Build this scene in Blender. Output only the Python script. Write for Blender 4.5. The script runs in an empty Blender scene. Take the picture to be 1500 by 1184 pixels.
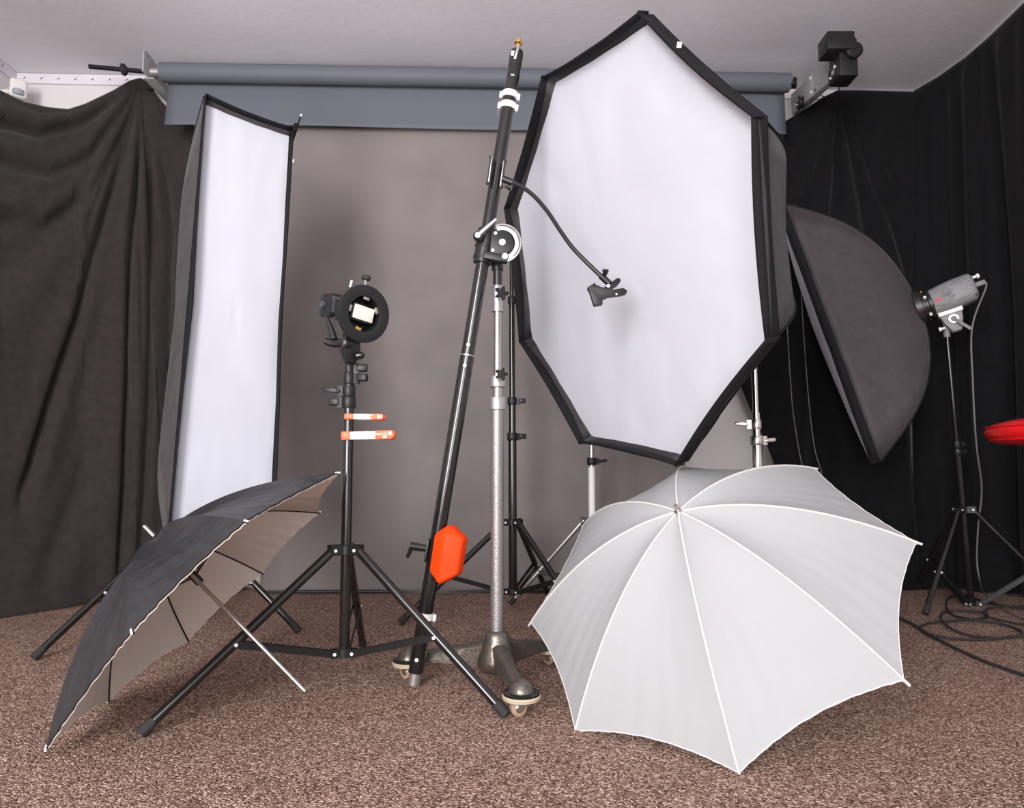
import bpy, bmesh, math, random
from mathutils import Vector as V, Matrix, noise

random.seed(4)
SC = bpy.context.scene
COL = SC.collection
PI = math.pi

# ------------------------------------------------------------------ camera, world, light, exposure
FPX, PITCH, CAMH = 1020.0, math.radians(5.0), 0.58
cam = bpy.data.cameras.new('camera')
cam.sensor_width = 36.0
cam.lens = FPX / 1500.0 * 36.0
cam.clip_start = 0.05
camo = bpy.data.objects.new('camera', cam)
camo.location = (0, 0, CAMH)
camo.rotation_euler = (PI / 2 + PITCH, 0, 0)
COL.objects.link(camo)
SC.camera = camo

world = bpy.data.worlds.new('world')
SC.world = world
world.use_nodes = True
wb = world.node_tree.nodes['Background']
wb.inputs['Color'].default_value = (0.97, 0.96, 1.0, 1)
wb.inputs['Strength'].default_value = 0.95


def area(name, loc, target, size, power, color):
    l = bpy.data.lights.new(name, 'AREA')
    l.shape = 'RECTANGLE'
    l.size, l.size_y = size
    l.energy = power
    l.color = color
    o = bpy.data.objects.new(name, l)
    o.location = loc
    o.rotation_euler = (V(target) - V(loc)).to_track_quat('-Z', 'Y').to_euler()
    COL.objects.link(o)
    return o


area('studio_key_lamp', (-1.35, -2.2, 1.35), (-0.1, 2.4, 0.75), (1.2, 2.1), 205, (1.0, 0.98, 0.975))
area('added_fill', (0.45, -2.7, 1.0), (0.0, 2.6, 0.7), (1.0, 1.7), 62, (1.0, 0.98, 0.975))  # unseen frontal fill, added to brighten the lower backdrop
up = bpy.data.lights.new('added_uplight', 'SPOT')  # unseen bodiless spot, added to brighten the ceiling from below
up.energy = 105
up.spot_size = math.radians(58)
up.spot_blend = 1.0
up.shadow_soft_size = 0.30
up.color = (1.0, 0.975, 0.985)
upo = bpy.data.objects.new('added_uplight', up)
upo.location = (-1.15, 0.0, 0.45)
upo.rotation_euler = (V((-0.45, 2.45, 2.60)) - V(upo.location)).to_track_quat('-Z', 'Y').to_euler()
COL.objects.link(upo)

vs = SC.view_settings
vs.view_transform = 'Standard'
vs.look = 'None'
vs.gamma = 1.0
vs.use_curve_mapping = False
vs.exposure = 0.0
SC.cycles.use_denoising = True

# ------------------------------------------------------------------ pixel -> place helpers
_c, _s = math.cos(PITCH), math.sin(PITCH)


def ray(px, py):
    dx, dy = (px - 750.0) / FPX, (py - 592.0) / FPX
    return V((dx, _c + dy * _s, -dy * _c + _s))


def atY(px, py, Y):
    r = ray(px, py)
    return V((0, 0, CAMH)) + r * (Y / r.y)


def atZ(px, py, z=0.0):
    r = ray(px, py)
    return V((0, 0, CAMH)) + r * ((z - CAMH) / r.z)


# ------------------------------------------------------------------ materials
MATS = {}


def mat(name, col, rough=0.5, metal=0.0, var=0.0, vscale=20.0, bump=0.0, bscale=200.0, spec=0.5,
        sheen=0.0, trans=0.0, coat=0.0, bdist=0.004):
    m = bpy.data.materials.new(name)
    m.use_nodes = True
    nt = m.node_tree
    n, L = nt.nodes, nt.links
    b = n['Principled BSDF']
    b.inputs['Base Color'].default_value = (*col, 1)
    b.inputs['Roughness'].default_value = rough
    b.inputs['Metallic'].default_value = metal
    b.inputs['Specular IOR Level'].default_value = spec
    b.inputs['Sheen Weight'].default_value = sheen
    b.inputs['Coat Weight'].default_value = coat
    tc = n.new('ShaderNodeTexCoord')
    if var > 0:
        t = n.new('ShaderNodeTexNoise')
        t.inputs['Scale'].default_value = vscale
        t.inputs['Detail'].default_value = 5
        L.new(tc.outputs['Object'], t.inputs['Vector'])
        r = n.new('ShaderNodeMapRange')
        r.inputs['From Min'].default_value = 0.25
        r.inputs['From Max'].default_value = 0.75
        r.inputs['To Min'].default_value = 1 - var
        r.inputs['To Max'].default_value = 1 + var
        L.new(t.outputs['Fac'], r.inputs['Value'])
        mx = n.new('ShaderNodeMix')
        mx.data_type = 'RGBA'
        mx.blend_type = 'MULTIPLY'
        mx.inputs['Factor'].default_value = 1.0
        mx.inputs['A'].default_value = (*col, 1)
        L.new(r.outputs['Result'], mx.inputs['B'])
        L.new(mx.outputs['Result'], b.inputs['Base Color'])
    if bump > 0:
        t2 = n.new('ShaderNodeTexNoise')
        t2.inputs['Scale'].default_value = bscale
        t2.inputs['Detail'].default_value = 3
        L.new(tc.outputs['Object'], t2.inputs['Vector'])
        bp = n.new('ShaderNodeBump')
        bp.inputs['Strength'].default_value = bump
        bp.inputs['Distance'].default_value = bdist
        L.new(t2.outputs['Fac'], bp.inputs['Height'])
        L.new(bp.outputs['Normal'], b.inputs['Normal'])
    if trans > 0:
        tr = n.new('ShaderNodeBsdfTranslucent')
        tr.inputs['Color'].default_value = (*col, 1)
        ms = n.new('ShaderNodeMixShader')
        ms.inputs['Fac'].default_value = trans
        out = n['Material Output']
        L.new(b.outputs['BSDF'], ms.inputs[1])
        L.new(tr.outputs['BSDF'], ms.inputs[2])
        L.new(ms.outputs['Shader'], out.inputs['Surface'])
    MATS[name] = m
    return m


def carpet_mat():
    m = bpy.data.materials.new('carpet')
    m.use_nodes = True
    nt = m.node_tree
    n, L = nt.nodes, nt.links
    b = n['Principled BSDF']
    b.inputs['Roughness'].default_value = 1.0
    b.inputs['Specular IOR Level'].default_value = 0.1
    tc = n.new('ShaderNodeTexCoord')
    vo = n.new('ShaderNodeTexVoronoi')
    vo.inputs['Scale'].default_value = 280
    L.new(tc.outputs['Object'], vo.inputs['Vector'])
    cr = n.new('ShaderNodeValToRGB')
    e = cr.color_ramp.elements
    e[0].position = 0.0
    e[0].color = (0.085, 0.044, 0.032, 1)
    e[1].position = 1.0
    e[1].color = (0.85, 0.66, 0.57, 1)
    for p, c_ in ((0.22, (0.20, 0.115, 0.084, 1)), (0.5, (0.315, 0.195, 0.15, 1)), (0.78, (0.50, 0.335, 0.268, 1))):
        x = cr.color_ramp.elements.new(p)
        x.color = c_
    sep = n.new('ShaderNodeSeparateColor')
    L.new(vo.outputs['Color'], sep.inputs['Color'])
    L.new(sep.outputs['Red'], cr.inputs['Fac'])
    big = n.new('ShaderNodeTexNoise')
    big.inputs['Scale'].default_value = 14
    big.inputs['Detail'].default_value = 4
    L.new(tc.outputs['Object'], big.inputs['Vector'])
    mr = n.new('ShaderNodeMapRange')
    mr.inputs['To Min'].default_value = 0.78
    mr.inputs['To Max'].default_value = 1.22
    L.new(big.outputs['Fac'], mr.inputs['Value'])
    mx = n.new('ShaderNodeMix')
    mx.data_type = 'RGBA'
    mx.blend_type = 'MULTIPLY'
    mx.inputs['Factor'].default_value = 1
    L.new(cr.outputs['Color'], mx.inputs['A'])
    L.new(mr.outputs['Result'], mx.inputs['B'])
    L.new(mx.outputs['Result'], b.inputs['Base Color'])
    bp = n.new('ShaderNodeBump')
    bp.inputs['Strength'].default_value = 1.0
    bp.inputs['Distance'].default_value = 0.006
    inv = n.new('ShaderNodeMath')
    inv.operation = 'MULTIPLY'
    inv.inputs[1].default_value = -1.0
    L.new(vo.outputs['Distance'], inv.inputs[0])
    L.new(inv.outputs['Value'], bp.inputs['Height'])
    L.new(bp.outputs['Normal'], b.inputs['Normal'])
    MATS['carpet'] = m


carpet_mat()
mat('wall_paint', (0.72, 0.69, 0.70), 0.8, var=0.03, vscale=3, bump=0.15, bscale=60)
mat('ceiling_paint', (0.80, 0.785, 0.84), 0.85, var=0.035, vscale=2.5, bump=0.3, bscale=25)
mat('trim_white', (0.78, 0.75, 0.79), 0.6, var=0.03)
mat('cream_paint', (0.66, 0.62, 0.54), 0.6, var=0.04)
mat('muslin_brown', (0.034, 0.027, 0.027), 0.95, var=0.2, vscale=30, bump=0.25, bscale=350, spec=0.15, sheen=0.12)
mat('muslin_black', (0.008, 0.0078, 0.009), 0.95, var=0.2, vscale=30, bump=0.2, bscale=350, spec=0.15, sheen=0.05)
mat('backdrop_dark', (0.20, 0.179, 0.174), 0.75, var=0.16, vscale=3.5, spec=0.25, bump=0.08, bscale=8)
mat('paper_grey', (0.118, 0.128, 0.154), 0.6, var=0.02, vscale=4, spec=0.3)
mat('galvanised', (0.36, 0.355, 0.36), 0.5, 0.15, var=0.1, vscale=30)
mat('black_plastic', (0.011, 0.0105, 0.0115), 0.42, spec=0.38, var=0.1, vscale=60, bump=0.05, bscale=600)
mat('black_gloss', (0.010, 0.009, 0.009), 0.16, spec=0.6, var=0.1, vscale=40)
mat('black_satin', (0.013, 0.0125, 0.0135), 0.34, spec=0.45, var=0.1, vscale=40)
mat('black_rubber', (0.022, 0.021, 0.021), 0.8, var=0.1)
mat('softbox_black', (0.019, 0.018, 0.0195), 0.60, var=0.18, vscale=12, bump=0.6, bscale=11, spec=0.45, sheen=0.06, bdist=.02)
mat('softbox_grey', (0.044, 0.038, 0.041), 0.62, var=0.16, vscale=9, bump=0.6, bscale=9, spec=0.4, sheen=0.08, bdist=.025)
mat('softbox_trim', (0.007, 0.007, 0.0085), 0.85, spec=0.25, bump=0.2, bscale=400, var=0.1)
mat('diffuser', (0.645, 0.662, 0.735), 0.75, var=0.012, vscale=5, bump=0.35, bscale=4.5, spec=0.2, trans=0.18, bdist=.02)
mat('chrome', (0.52, 0.49, 0.47), 0.16, 1.0, var=0.03)
mat('steel', (0.55, 0.53, 0.51), 0.3, 1.0, var=0.06, vscale=60)
mat('aluminium', (0.46, 0.445, 0.445), 0.38, 0.85, var=0.06, vscale=80)
mat('hammered_grey', (0.29, 0.275, 0.268), 0.42, 0.7, var=0.18, vscale=220, bump=0.35, bscale=260)
mat('cast_bronze', (0.17, 0.15, 0.128), 0.36, 0.75, var=0.28, vscale=90, bump=0.25, bscale=160)
mat('caster_cream', (0.50, 0.43, 0.31), 0.5, var=0.1, vscale=50)
mat('caster_tan', (0.36, 0.25, 0.17), 0.5, var=0.1, vscale=50)
mat('brass', (0.75, 0.47, 0.15), 0.25, 1.0, var=0.05)
mat('white_plastic', (0.80, 0.79, 0.76), 0.4, var=0.02)
mat('sensor_grey', (0.35, 0.38, 0.42), 0.35, var=0.05)
mat('orange', (0.88, 0.050, 0.001), 0.6, spec=0.25, var=0.03, vscale=30, bump=0.08, bscale=120)
mat('clamp_orange', (0.90, 0.13, 0.04), 0.4, var=0.03)
mat('red_vinyl', (0.72, 0.008, 0.012), 0.28, var=0.08, vscale=14, bump=0.3, bscale=14)
mat('red_print', (0.55, 0.02, 0.03), 0.5, var=0.02)
mat('black_print', (0.02, 0.02, 0.022), 0.5, var=0.02)
mat('blue_plastic', (0.03, 0.16, 0.42), 0.4, var=0.03)
mat('strobe_grey', (0.215, 0.215, 0.225), 0.45, var=0.04, vscale=40)
mat('strobe_panel', (0.165, 0.165, 0.175), 0.5, var=0.04, vscale=40)
mat('umbrella_white', (0.47, 0.48, 0.495), 0.7, var=0.02, vscale=6, bump=0.3, bscale=9, bdist=.012, spec=0.2, trans=0.22)
mat('umbrella_seam', (0.62, 0.61, 0.59), 0.7, var=0.02)
mat('umbrella_black', (0.022, 0.022, 0.025), 0.45, var=0.25, vscale=9, bump=0.6, bscale=9, bdist=.03, spec=0.5)
mat('umbrella_lining', (0.74, 0.66, 0.60), 0.8, var=0.03, vscale=10)
mat('fresnel', (0.80, 0.78, 0.66), 0.25, var=0.12, vscale=70, bump=0.5, bscale=300, spec=0.8)
mat('flash_screen', (0.055, 0.055, 0.06), 0.25, var=0.05)
mat('white_metal', (0.80, 0.80, 0.79), 0.35, var=0.02)
mat('cord_grey', (0.16, 0.15, 0.15), 0.5, var=0.05)


# ------------------------------------------------------------------ mesh builder
def frame(a):
    a = V(a).normalized()
    h = V((0, 0, 1)) if abs(a.z) < 0.9 else V((1, 0, 0))
    x = h.cross(a).normalized()
    return x, a.cross(x).normalized(), a


ORIGIN = {}


class MB:
    def __init__(self):
        self.v, self.f = [], []

    def add(self, vv, ff):
        o = len(self.v)
        self.v += [V(p) for p in vv]
        self.f += [tuple(i + o for i in q) for q in ff]
        return self

    def box(self, c, hx, hy, hz):
        c, hx, hy, hz = V(c), V(hx), V(hy), V(hz)
        vv = [c + hx * a + hy * b + hz * d for a in (-1, 1) for b in (-1, 1) for d in (-1, 1)]
        return self.add(vv, [(0, 1, 3, 2), (4, 6, 7, 5), (0, 4, 5, 1), (2, 3, 7, 6), (0, 2, 6, 4), (1, 5, 7, 3)])

    def abox(self, lo, hi):
        lo, hi = V(lo), V(hi)
        d = (hi - lo) / 2
        return self.box((lo + hi) / 2, (d.x, 0, 0), (0, d.y, 0), (0, 0, d.z))

    def bar(self, p0, p1, w, t, up=(0, 0, 1)):
        p0, p1 = V(p0), V(p1)
        a = (p1 - p0)
        u = V(up)
        s = a.cross(u).normalized()
        u = s.cross(a).normalized()
        return self.box((p0 + p1) / 2, a / 2, s * t / 2, u * w / 2)

    def tube(self, p0, p1, r0, r1=None, n=18, caps=True):
        r1 = r0 if r1 is None else r1
        p0, p1 = V(p0), V(p1)
        x, y, a = frame(p1 - p0)
        vv = []
        for p, r in ((p0, r0), (p1, r1)):
            for i in range(n):
                t = 2 * PI * i / n
                vv.append(p + x * (r * math.cos(t)) + y * (r * math.sin(t)))
        ff = [(i, (i + 1) % n, n + (i + 1) % n, n + i) for i in range(n)]
        if caps:
            ff += [tuple(reversed(range(n))), tuple(range(n, 2 * n))]
        return self.add(vv, ff)

    def pipe(self, p0, p1, ri, ro, n=24):
        x, y, a = frame(V(p1) - V(p0))
        vv = []
        for p, r in ((V(p0), ro), (V(p1), ro), (V(p1), ri), (V(p0), ri)):
            for i in range(n):
                t = 2 * PI * i / n
                vv.append(p + x * (r * math.cos(t)) + y * (r * math.sin(t)))
        ff = []
        for k in range(4):
            a_, b_ = k * n, ((k + 1) % 4) * n
            ff += [(a_ + i, a_ + (i + 1) % n, b_ + (i + 1) % n, b_ + i) for i in range(n)]
        return self.add(vv, ff)

    def lathe(self, o, axis, prof, n=28, sx=1.0):
        o = V(o)
        x, y, a = frame(axis)
        vv = []
        for h, r in prof:
            for i in range(n):
                t = 2 * PI * i / n
                vv.append(o + a * h + x * (r * math.cos(t) * sx) + y * (r * math.sin(t)))
        ff = []
        for k in range(len(prof) - 1):
            ff += [(k * n + i, k * n + (i + 1) % n, (k + 1) * n + (i + 1) % n, (k + 1) * n + i) for i in range(n)]
        ff += [tuple(reversed(range(n))), tuple(range((len(prof) - 1) * n, len(prof) * n))]
        return self.add(vv, ff)

    def path(self, pts, r, n=8, taper=None):
        pts = [V(p) for p in pts]
        m = len(pts)
        x = None
        vv = []
        for i, p in enumerate(pts):
            t = (pts[min(i + 1, m - 1)] - pts[max(i - 1, 0)]).normalized()
            if x is None:
                x = frame(t)[0]
            x = (x - t * x.dot(t)).normalized()
            y = t.cross(x)
            rr = r if taper is None else r * taper(i / (m - 1))
            for k in range(n):
                q = 2 * PI * k / n
                vv.append(p + x * (rr * math.cos(q)) + y * (rr * math.sin(q)))
        ff = [(i * n + k, i * n + (k + 1) % n, (i + 1) * n + (k + 1) % n, (i + 1) * n + k)
              for i in range(m - 1) for k in range(n)]
        ff += [tuple(reversed(range(n))), tuple(range((m - 1) * n, m * n))]
        return self.add(vv, ff)

    def prism(self, outline, o, ex, ey, ez):
        """outline in the ex/ey plane, extruded symmetrically by +-ez"""
        o, ex, ey, ez = V(o), V(ex), V(ey), V(ez)
        n = len(outline)
        vv = [o + ex * a + ey * b - ez for a, b in outline] + [o + ex * a + ey * b + ez for a, b in outline]
        ff = [tuple(reversed(range(n))), tuple(range(n, 2 * n))]
        ff += [(i, (i + 1) % n, n + (i + 1) % n, n + i) for i in range(n)]
        return self.add(vv, ff)

    def grid(self, fn, nu, nv, thick=None):
        vv = [V(fn(i / nu, j / nv)) for j in range(nv + 1) for i in range(nu + 1)]
        w = nu + 1
        ff = [(j * w + i, j * w + i + 1, (j + 1) * w + i + 1, (j + 1) * w + i) for j in range(nv) for i in range(nu)]
        return self.add(vv, ff)

    def build(self, name, m, parent=None, bevel=0.0, solid=0.0, sharp=35.0, seg=2):
        me = bpy.data.meshes.new(name)
        org = V((0, 0, 0))
        if parent is not None:
            org = ORIGIN[parent.name]
        elif self.v and False:
            pass
        me.from_pydata([tuple(p - org) for p in self.v], [], self.f)
        bm = bmesh.new()
        bm.from_mesh(me)
        bmesh.ops.recalc_face_normals(bm, faces=bm.faces)
        if bevel > 0:
            bmesh.ops.bevel(bm, geom=[e for e in bm.edges if len(e.link_faces) == 2 and e.calc_face_angle(0) > 0.5],
                            offset=bevel, segments=seg, affect='EDGES', profile=0.5, clamp_overlap=True)
        bm.to_mesh(me)
        bm.free()
        for p in me.polygons:
            p.use_smooth = True
        me.set_sharp_from_angle(angle=math.radians(sharp))
        o = bpy.data.objects.new(name, me)
        me.materials.append(MATS[m])
        if parent is not None:
            o.parent = parent
        COL.objects.link(o)
        ORIGIN[o.name] = org
        if solid > 0:
            md = o.modifiers.new('thickness', 'SOLIDIFY')
            md.thickness = solid
            md.offset = 0
        return o


def tag(o, label, cat, group=None):
    o['label'] = label
    o['category'] = cat
    if group:
        o['group'] = group
    return o


def thing(name, loc, label, cat, group=None):
    o = bpy.data.objects.new(name, None)
    o.empty_display_size = 0.05
    o.location = loc
    COL.objects.link(o)
    ORIGIN[o.name] = V(loc)
    return tag(o, label, cat, group)


def struct(o):
    o['kind'] = 'structure'
    return o


def spline(pts, per=8):
    pts = [V(p) for p in pts]
    out = []
    for i in range(len(pts) - 1):
        p0, p1, p2, p3 = pts[max(i - 1, 0)], pts[i], pts[i + 1], pts[min(i + 2, len(pts) - 1)]
        for k in range(per):
            t = k / per
            out.append(0.5 * ((2 * p1) + (p2 - p0) * t + (2 * p0 - 5 * p1 + 4 * p2 - p3) * t * t
                              + (3 * p1 - p0 - 3 * p2 + p3) * t ** 3))
    out.append(pts[-1])
    return out


def lerp_list(tab, x):
    if x <= tab[0][0]:
        return tab[0][1]
    for (a, va), (b, vb) in zip(tab, tab[1:]):
        if x <= b:
            t = (x - a) / (b - a)
            return va + (vb - va) * t
    return tab[-1][1]


def smooth(a, b, x):
    t = max(0.0, min(1.0, (x - a) / (b - a)))
    return t * t * (3 - 2 * t)


# ------------------------------------------------------------------ the room
HC = 2.53                      # ceiling height
WY = lambda X: 3.42 + 0.038 * X   # back wall plane
XL, XR = -2.48, 2.62
YF = -1.2

struct(MB().abox((-4.0, -3.0, -0.05), (4.0, 3.75, 0.0)).build('floor', 'carpet'))
struct(MB().abox((-4.0, -1.2, HC), (4.0, 3.75, HC + 0.06)).build('ceiling', 'ceiling_paint'))
wyl, wyr = WY(XL - 0.1), WY(XR + 0.1)
struct(MB().add([(XL - .1, wyl, 0), (XR + .1, wyr, 0), (XR + .1, wyr + .1, 0), (XL - .1, wyl + .1, 0),
                 (XL - .1, wyl, HC), (XR + .1, wyr, HC), (XR + .1, wyr + .1, HC), (XL - .1, wyl + .1, HC)],
                [(0, 1, 5, 4), (1, 2, 6, 5), (2, 3, 7, 6), (3, 0, 4, 7), (4, 5, 6, 7), (0, 3, 2, 1)]).build('wall_back', 'wall_paint'))
lw = lambda Y: XL + 0.038 * (3.33 - Y)
struct(MB().add([(lw(YF) - .1, YF, 0), (lw(YF), YF, 0), (lw(3.33), 3.33, 0), (lw(3.33) - .1, 3.33, 0),
                 (lw(YF) - .1, YF, HC), (lw(YF), YF, HC), (lw(3.33), 3.33, HC), (lw(3.33) - .1, 3.33, HC)],
                [(0, 1, 5, 4), (1, 2, 6, 5), (2, 3, 7, 6), (3, 0, 4, 7), (4, 5, 6, 7), (0, 3, 2, 1)]).build('wall_left', 'wall_paint'))
struct(MB().abox((XR, YF, 0), (XR + .1, 3.51, HC)).build('wall_right', 'wall_paint'))

# white strip along the ceiling edge with its pencil-dark nail ticks
dw = V((1, 0.038, 0)).normalized()
nw = V((0.038, -1, 0)).normalized()
p0, p1 = V((XL, WY(XL), HC - .028)), V((XR, WY(XR), HC - .028))
t1 = struct(MB().box((p0 + p1) / 2 + nw * .006, (p1 - p0) / 2, nw * .006, (0, 0, .026)).build('trim_1', 'trim_white', bevel=.002))
for k in range(9):
    c = p0 + dw * (0.05 + 0.083 * k) + nw * .0125
    MB().box(c, (dw + V((0, 0, .9))).normalized() * .007, nw * .0008, (dw * .9 - V((0, 0, 1))).normalized() * .0016).build('nail', 'black_print', t1)
q0, q1 = V((lw(YF), YF, HC - .028)), V((lw(3.32), 3.32, HC - .028))
t2 = struct(MB().box((q0 + q1) / 2 + dw * .006, (q1 - q0) / 2, dw * .006, (0, 0, .026)).build('trim_2', 'trim_white', bevel=.002))
MB().box(V((lw(3.21) + .0125, 3.21, HC - .028)), (0, .0016, .002), (.0008, 0, 0), (0, .002, .008)).build('nail', 'black_print', t2)
b0, b1 = V((XL, WY(XL), .05)), V((XR, WY(XR), .05))
struct(MB().box((b0 + b1) / 2 + nw * .008, (b1 - b0) / 2, nw * .008, (0, 0, .05)).build('baseboard_back', 'cream_paint', bevel=.004))

# motion sensor in the corner
sc_ = atY(27, 131, 3.19)
sn = thing('motion_sensor', sc_ - V((0, 0, .04)), 'white motion sensor with grey lens in the corner under the ceiling', 'sensor')
sx, sy = V((.78, -.62, 0)).normalized(), V((-.62, -.78, 0)).normalized()
sax = V((-.62, .78, 0)).normalized()
fx = V((.80, .60, 0)).normalized()
fn = V((.60, -.80, 0)).normalized()
MB().box(sc_, fx * .036, fn * .022, (0, 0, .047)).build('housing', 'white_plastic', sn, bevel=.014, seg=3)
MB().lathe(sc_ + fn * .012 - V((0, 0, .037)), (0, 0, 1), [(0, .023), (.003, .026), (.024, .026), (.028, .023)], n=20).build('lens', 'sensor_grey', sn)
MB().bar(sc_ - fn * .02, V((lw(sc_.y) + .004, sc_.y + .03, sc_.z)), .02, .02).build('mount', 'white_plastic', sn)

# ------------------------------------------------------------------ cloths on the walls
def n3(x, y, z):
    return noise.noise(V((x, y, z)))


def cloth(name, top, bot, depth_top, bend, foldfn, m, nu, nv, label, ztop=None, x0=None, x1=None, hem=0.003):
    """top/bot: pixel tables (x -> y); depth_top: pixel x -> distance of the top edge"""
    mb = MB()
    xs0, xs1 = top[0][0], top[-1][0]
    xb0, xb1 = bot[0][0], bot[-1][0]

    def P(u, v):
        xt, xb = xs0 + (xs1 - xs0) * u, xb0 + (xb1 - xb0) * u
        yt, yb = lerp_list(top, xt), lerp_list(bot, xb)
        A = atZ(xt, yt, ztop) if ztop else atY(xt, yt, depth_top(xt))
        B = atZ(xb, yb, hem)
        p = A + (B - A) * v
        p += V((bend(u, v), 0, 0))
        return p

    e = 1e-3

    def Q(u, v):
        p = P(u, v)
        tu = (P(min(u + e, 1), v) - P(max(u - e, 0), v))
        tu.z = 0
        n = V((tu.y, -tu.x, 0)).normalized()
        return p + n * foldfn(u, v, p)

    mb.grid(Q, nu, nv)
    o = mb.build(name, m, solid=.002, sharp=180)
    return tag(o, label, 'curtain')


PK = atY(206, 116, 3.30)


def pix(p):
    Z, Y = p.z - CAMH, p.y
    d = Y * _c + Z * _s
    return 750 + FPX * p.x / d, 592 - FPX * (Z * _c - Y * _s) / d


# grooves of the hanging cloth, traced as row -> column and column -> row
GROOVES = [([(125, 203), (250, 172), (400, 128), (500, 100), (600, 72), (720, 42)], 8, .055, 18),
           ([(150, 212), (300, 197), (400, 188), (600, 181), (860, 174)], 5, .050, 14),
           ([(140, 216), (250, 222), (400, 219), (600, 215), (800, 205)], 6, .030, 10),
           ([(160, 222), (250, 241), (350, 250), (600, 246)], 6, .028, 9),
           ([(140, 206), (250, 200), (400, 205), (520, 205)], 4, .018, 8),
           ([(130, 200), (250, 158), (330, 128)], 5, .020, 9),
           ([(600, 150), (760, 105), (860, 70)], 18, .030, 30)]
SWAGS = [([(-120, 140), (0, 183), (60, 197), (120, 180), (192, 130)], 8, .040, 16),
         ([(-120, 190), (0, 240), (70, 258), (130, 232), (196, 140)], 10, .034, 20),
         ([(-120, 280), (0, 328), (60, 335), (130, 292), (199, 150)], 14, .032, 26)]


def groove_sum(px, py):
    f = 0.0
    for tab, w, amp, w2 in GROOVES:
        k = smooth(tab[0][0] - 15, tab[0][0] + 150, py) * (1 - smooth(tab[-1][0] - 60, tab[-1][0] + 60, py))
        d = px - lerp_list(tab, py)
        f += k * amp * (-math.exp(-(d / w) ** 2) + .55 * math.exp(-((d - w2) / w2) ** 2) + .35 * math.exp(-((d + w2) / w2) ** 2))
    for tab, w, amp, w2 in SWAGS:
        k = 1 - smooth(tab[-1][0] - 50, tab[-1][0] + 5, px)
        d = py - lerp_list(tab, px)
        f += k * amp * (-math.exp(-(d / w) ** 2) + .7 * math.exp(-((d + w2) / w2) ** 2))
    return f



def fold_left(u, v, p):
    dx, dz = p.x - PK.x, PK.z - p.z
    r = math.hypot(dx, dz)
    th = math.atan2(dx, max(dz, 0.001))
    env = math.exp(-((th + 0.10) / 0.34) ** 2) * smooth(0.0, 0.25, r)
    f = env * (0.014 * math.sin(27 * th + 1.2 * n3(th * 3, r * .6, 1)) + 0.006 * math.sin(61 * th + .6)) * (0.55 + 0.6 * min(r, 1.1))
    # swags sagging between the far pin and the peak
    s = dz + 0.42 * (dx + 0.55) ** 2 * (-1) + 0.35 * dx
    sw = smooth(-0.12, -0.5, dx) * math.exp(-dz * 1.1)
    f += sw * 0.012 * math.sin(9.5 * (dz + 0.55 * dx) + 1.0)
    # long soft diagonal folds lower down
    f += 0.040 * math.sin(5.2 * (p.x + 0.42 * p.z) + 2.0 + n3(p.x, p.z * .7, 4)) * smooth(.2, .9, dz)
    # overlapping cloth edge
    xe = -1.845 + 0.05 * (p.z - 1.0)
    f += groove_sum(*pix(p))
    f += 0.010 * n3(p.x * 6, p.z * 4, 2) + .005 * n3(p.x * 15, p.z * 11, 5)
    f *= smooth(0, .03, v)
    return f


cloth('drape_cloth',
      [(-130, 70), (-60, 104), (0, 132), (35, 149), (70, 157), (100, 160), (125, 152), (165, 133), (190, 118), (206, 114), (218, 121),
       (235, 148), (255, 166), (275, 180), (300, 190)],
      [(-150, 945), (0, 910), (60, 899), (130, 886), (200, 877), (280, 869), (352, 866)],
      lambda x: lerp_list([(-130, 2.55), (0, 2.95), (100, 3.15), (206, 3.30), (300, 3.32)], x),
      lambda u, v: 0.0, fold_left, 'muslin_brown', 300, 170,
      'brownish black cloth draped from the wall peak under the left roller bracket')

PK2 = atY(1226, 134, 3.42)


def fold_rb(u, v, p):
    dx, dz = p.x - PK2.x, PK2.z - p.z
    r = math.hypot(dx, dz)
    th = math.atan2(dx, max(dz, .001))
    env = math.exp(-((th + .05) / .42) ** 2) * smooth(0, .2, r)
    f = env * (0.034 * math.sin(30 * th + .4 + 1.3 * n3(th * 4, r * .5, 7)) + .005 * math.sin(57 * th)) * (.6 + .4 * min(r, 1))
    f += .016 * math.sin(21 * p.x + 2 * n3(p.x * 2, p.z * .5, 3)) * smooth(.3, 1.2, dz)
    f += .006 * math.sin(p.x * 47 + p.z * .8) * smooth(.1, .5, u) + .012 * n3(p.x * 5, p.z * 3, 4)
    return f * smooth(0, .04, v) + .004


cloth('corner_drape',
      [(1128, 198), (1150, 178), (1180, 160), (1205, 143), (1226, 133), (1262, 133), (1300, 134), (1337, 135)],
      [(1142, 867), (1240, 864), (1337, 862)],
      lambda x: 3.42 + .03 * (x - 1226) / 110, lambda u, v: -.20 * (1 - u) ** 3 * math.exp(-((v - .5) / .16) ** 2),
      fold_rb, 'muslin_black', 130, 110, 'black cloth gathered to a point below the roller motor')


def fold_r(u, v, p):
    d = u * 2.2
    f = .045 * math.sin(13 * d + 2.2 * n3(d * 1.5, p.z * .4, 5)) * (.35 + .65 * v)
    f += .009 * math.sin(33 * d + 1.5 * n3(d * 3, p.z * .6, 8))
    f += .02 * n3(d * 4, p.z * 1.2, 2)
    return f * smooth(0, .05, v) + .01


cloth('side_drape',
      [(1335, 137), (1375, 114), (1416, 85), (1450, 56), (1487, 20), (1560, -50), (1640, -130)],
      [(1337, 861), (1400, 862), (1450, 867), (1500, 873), (1600, 890), (1720, 915)],
      None, lambda u, v: 0.0, fold_r, 'muslin_black', 190, 100,
      'long black cloth hanging from the ceiling edge beside the red seat', ztop=HC - .012)

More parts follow.
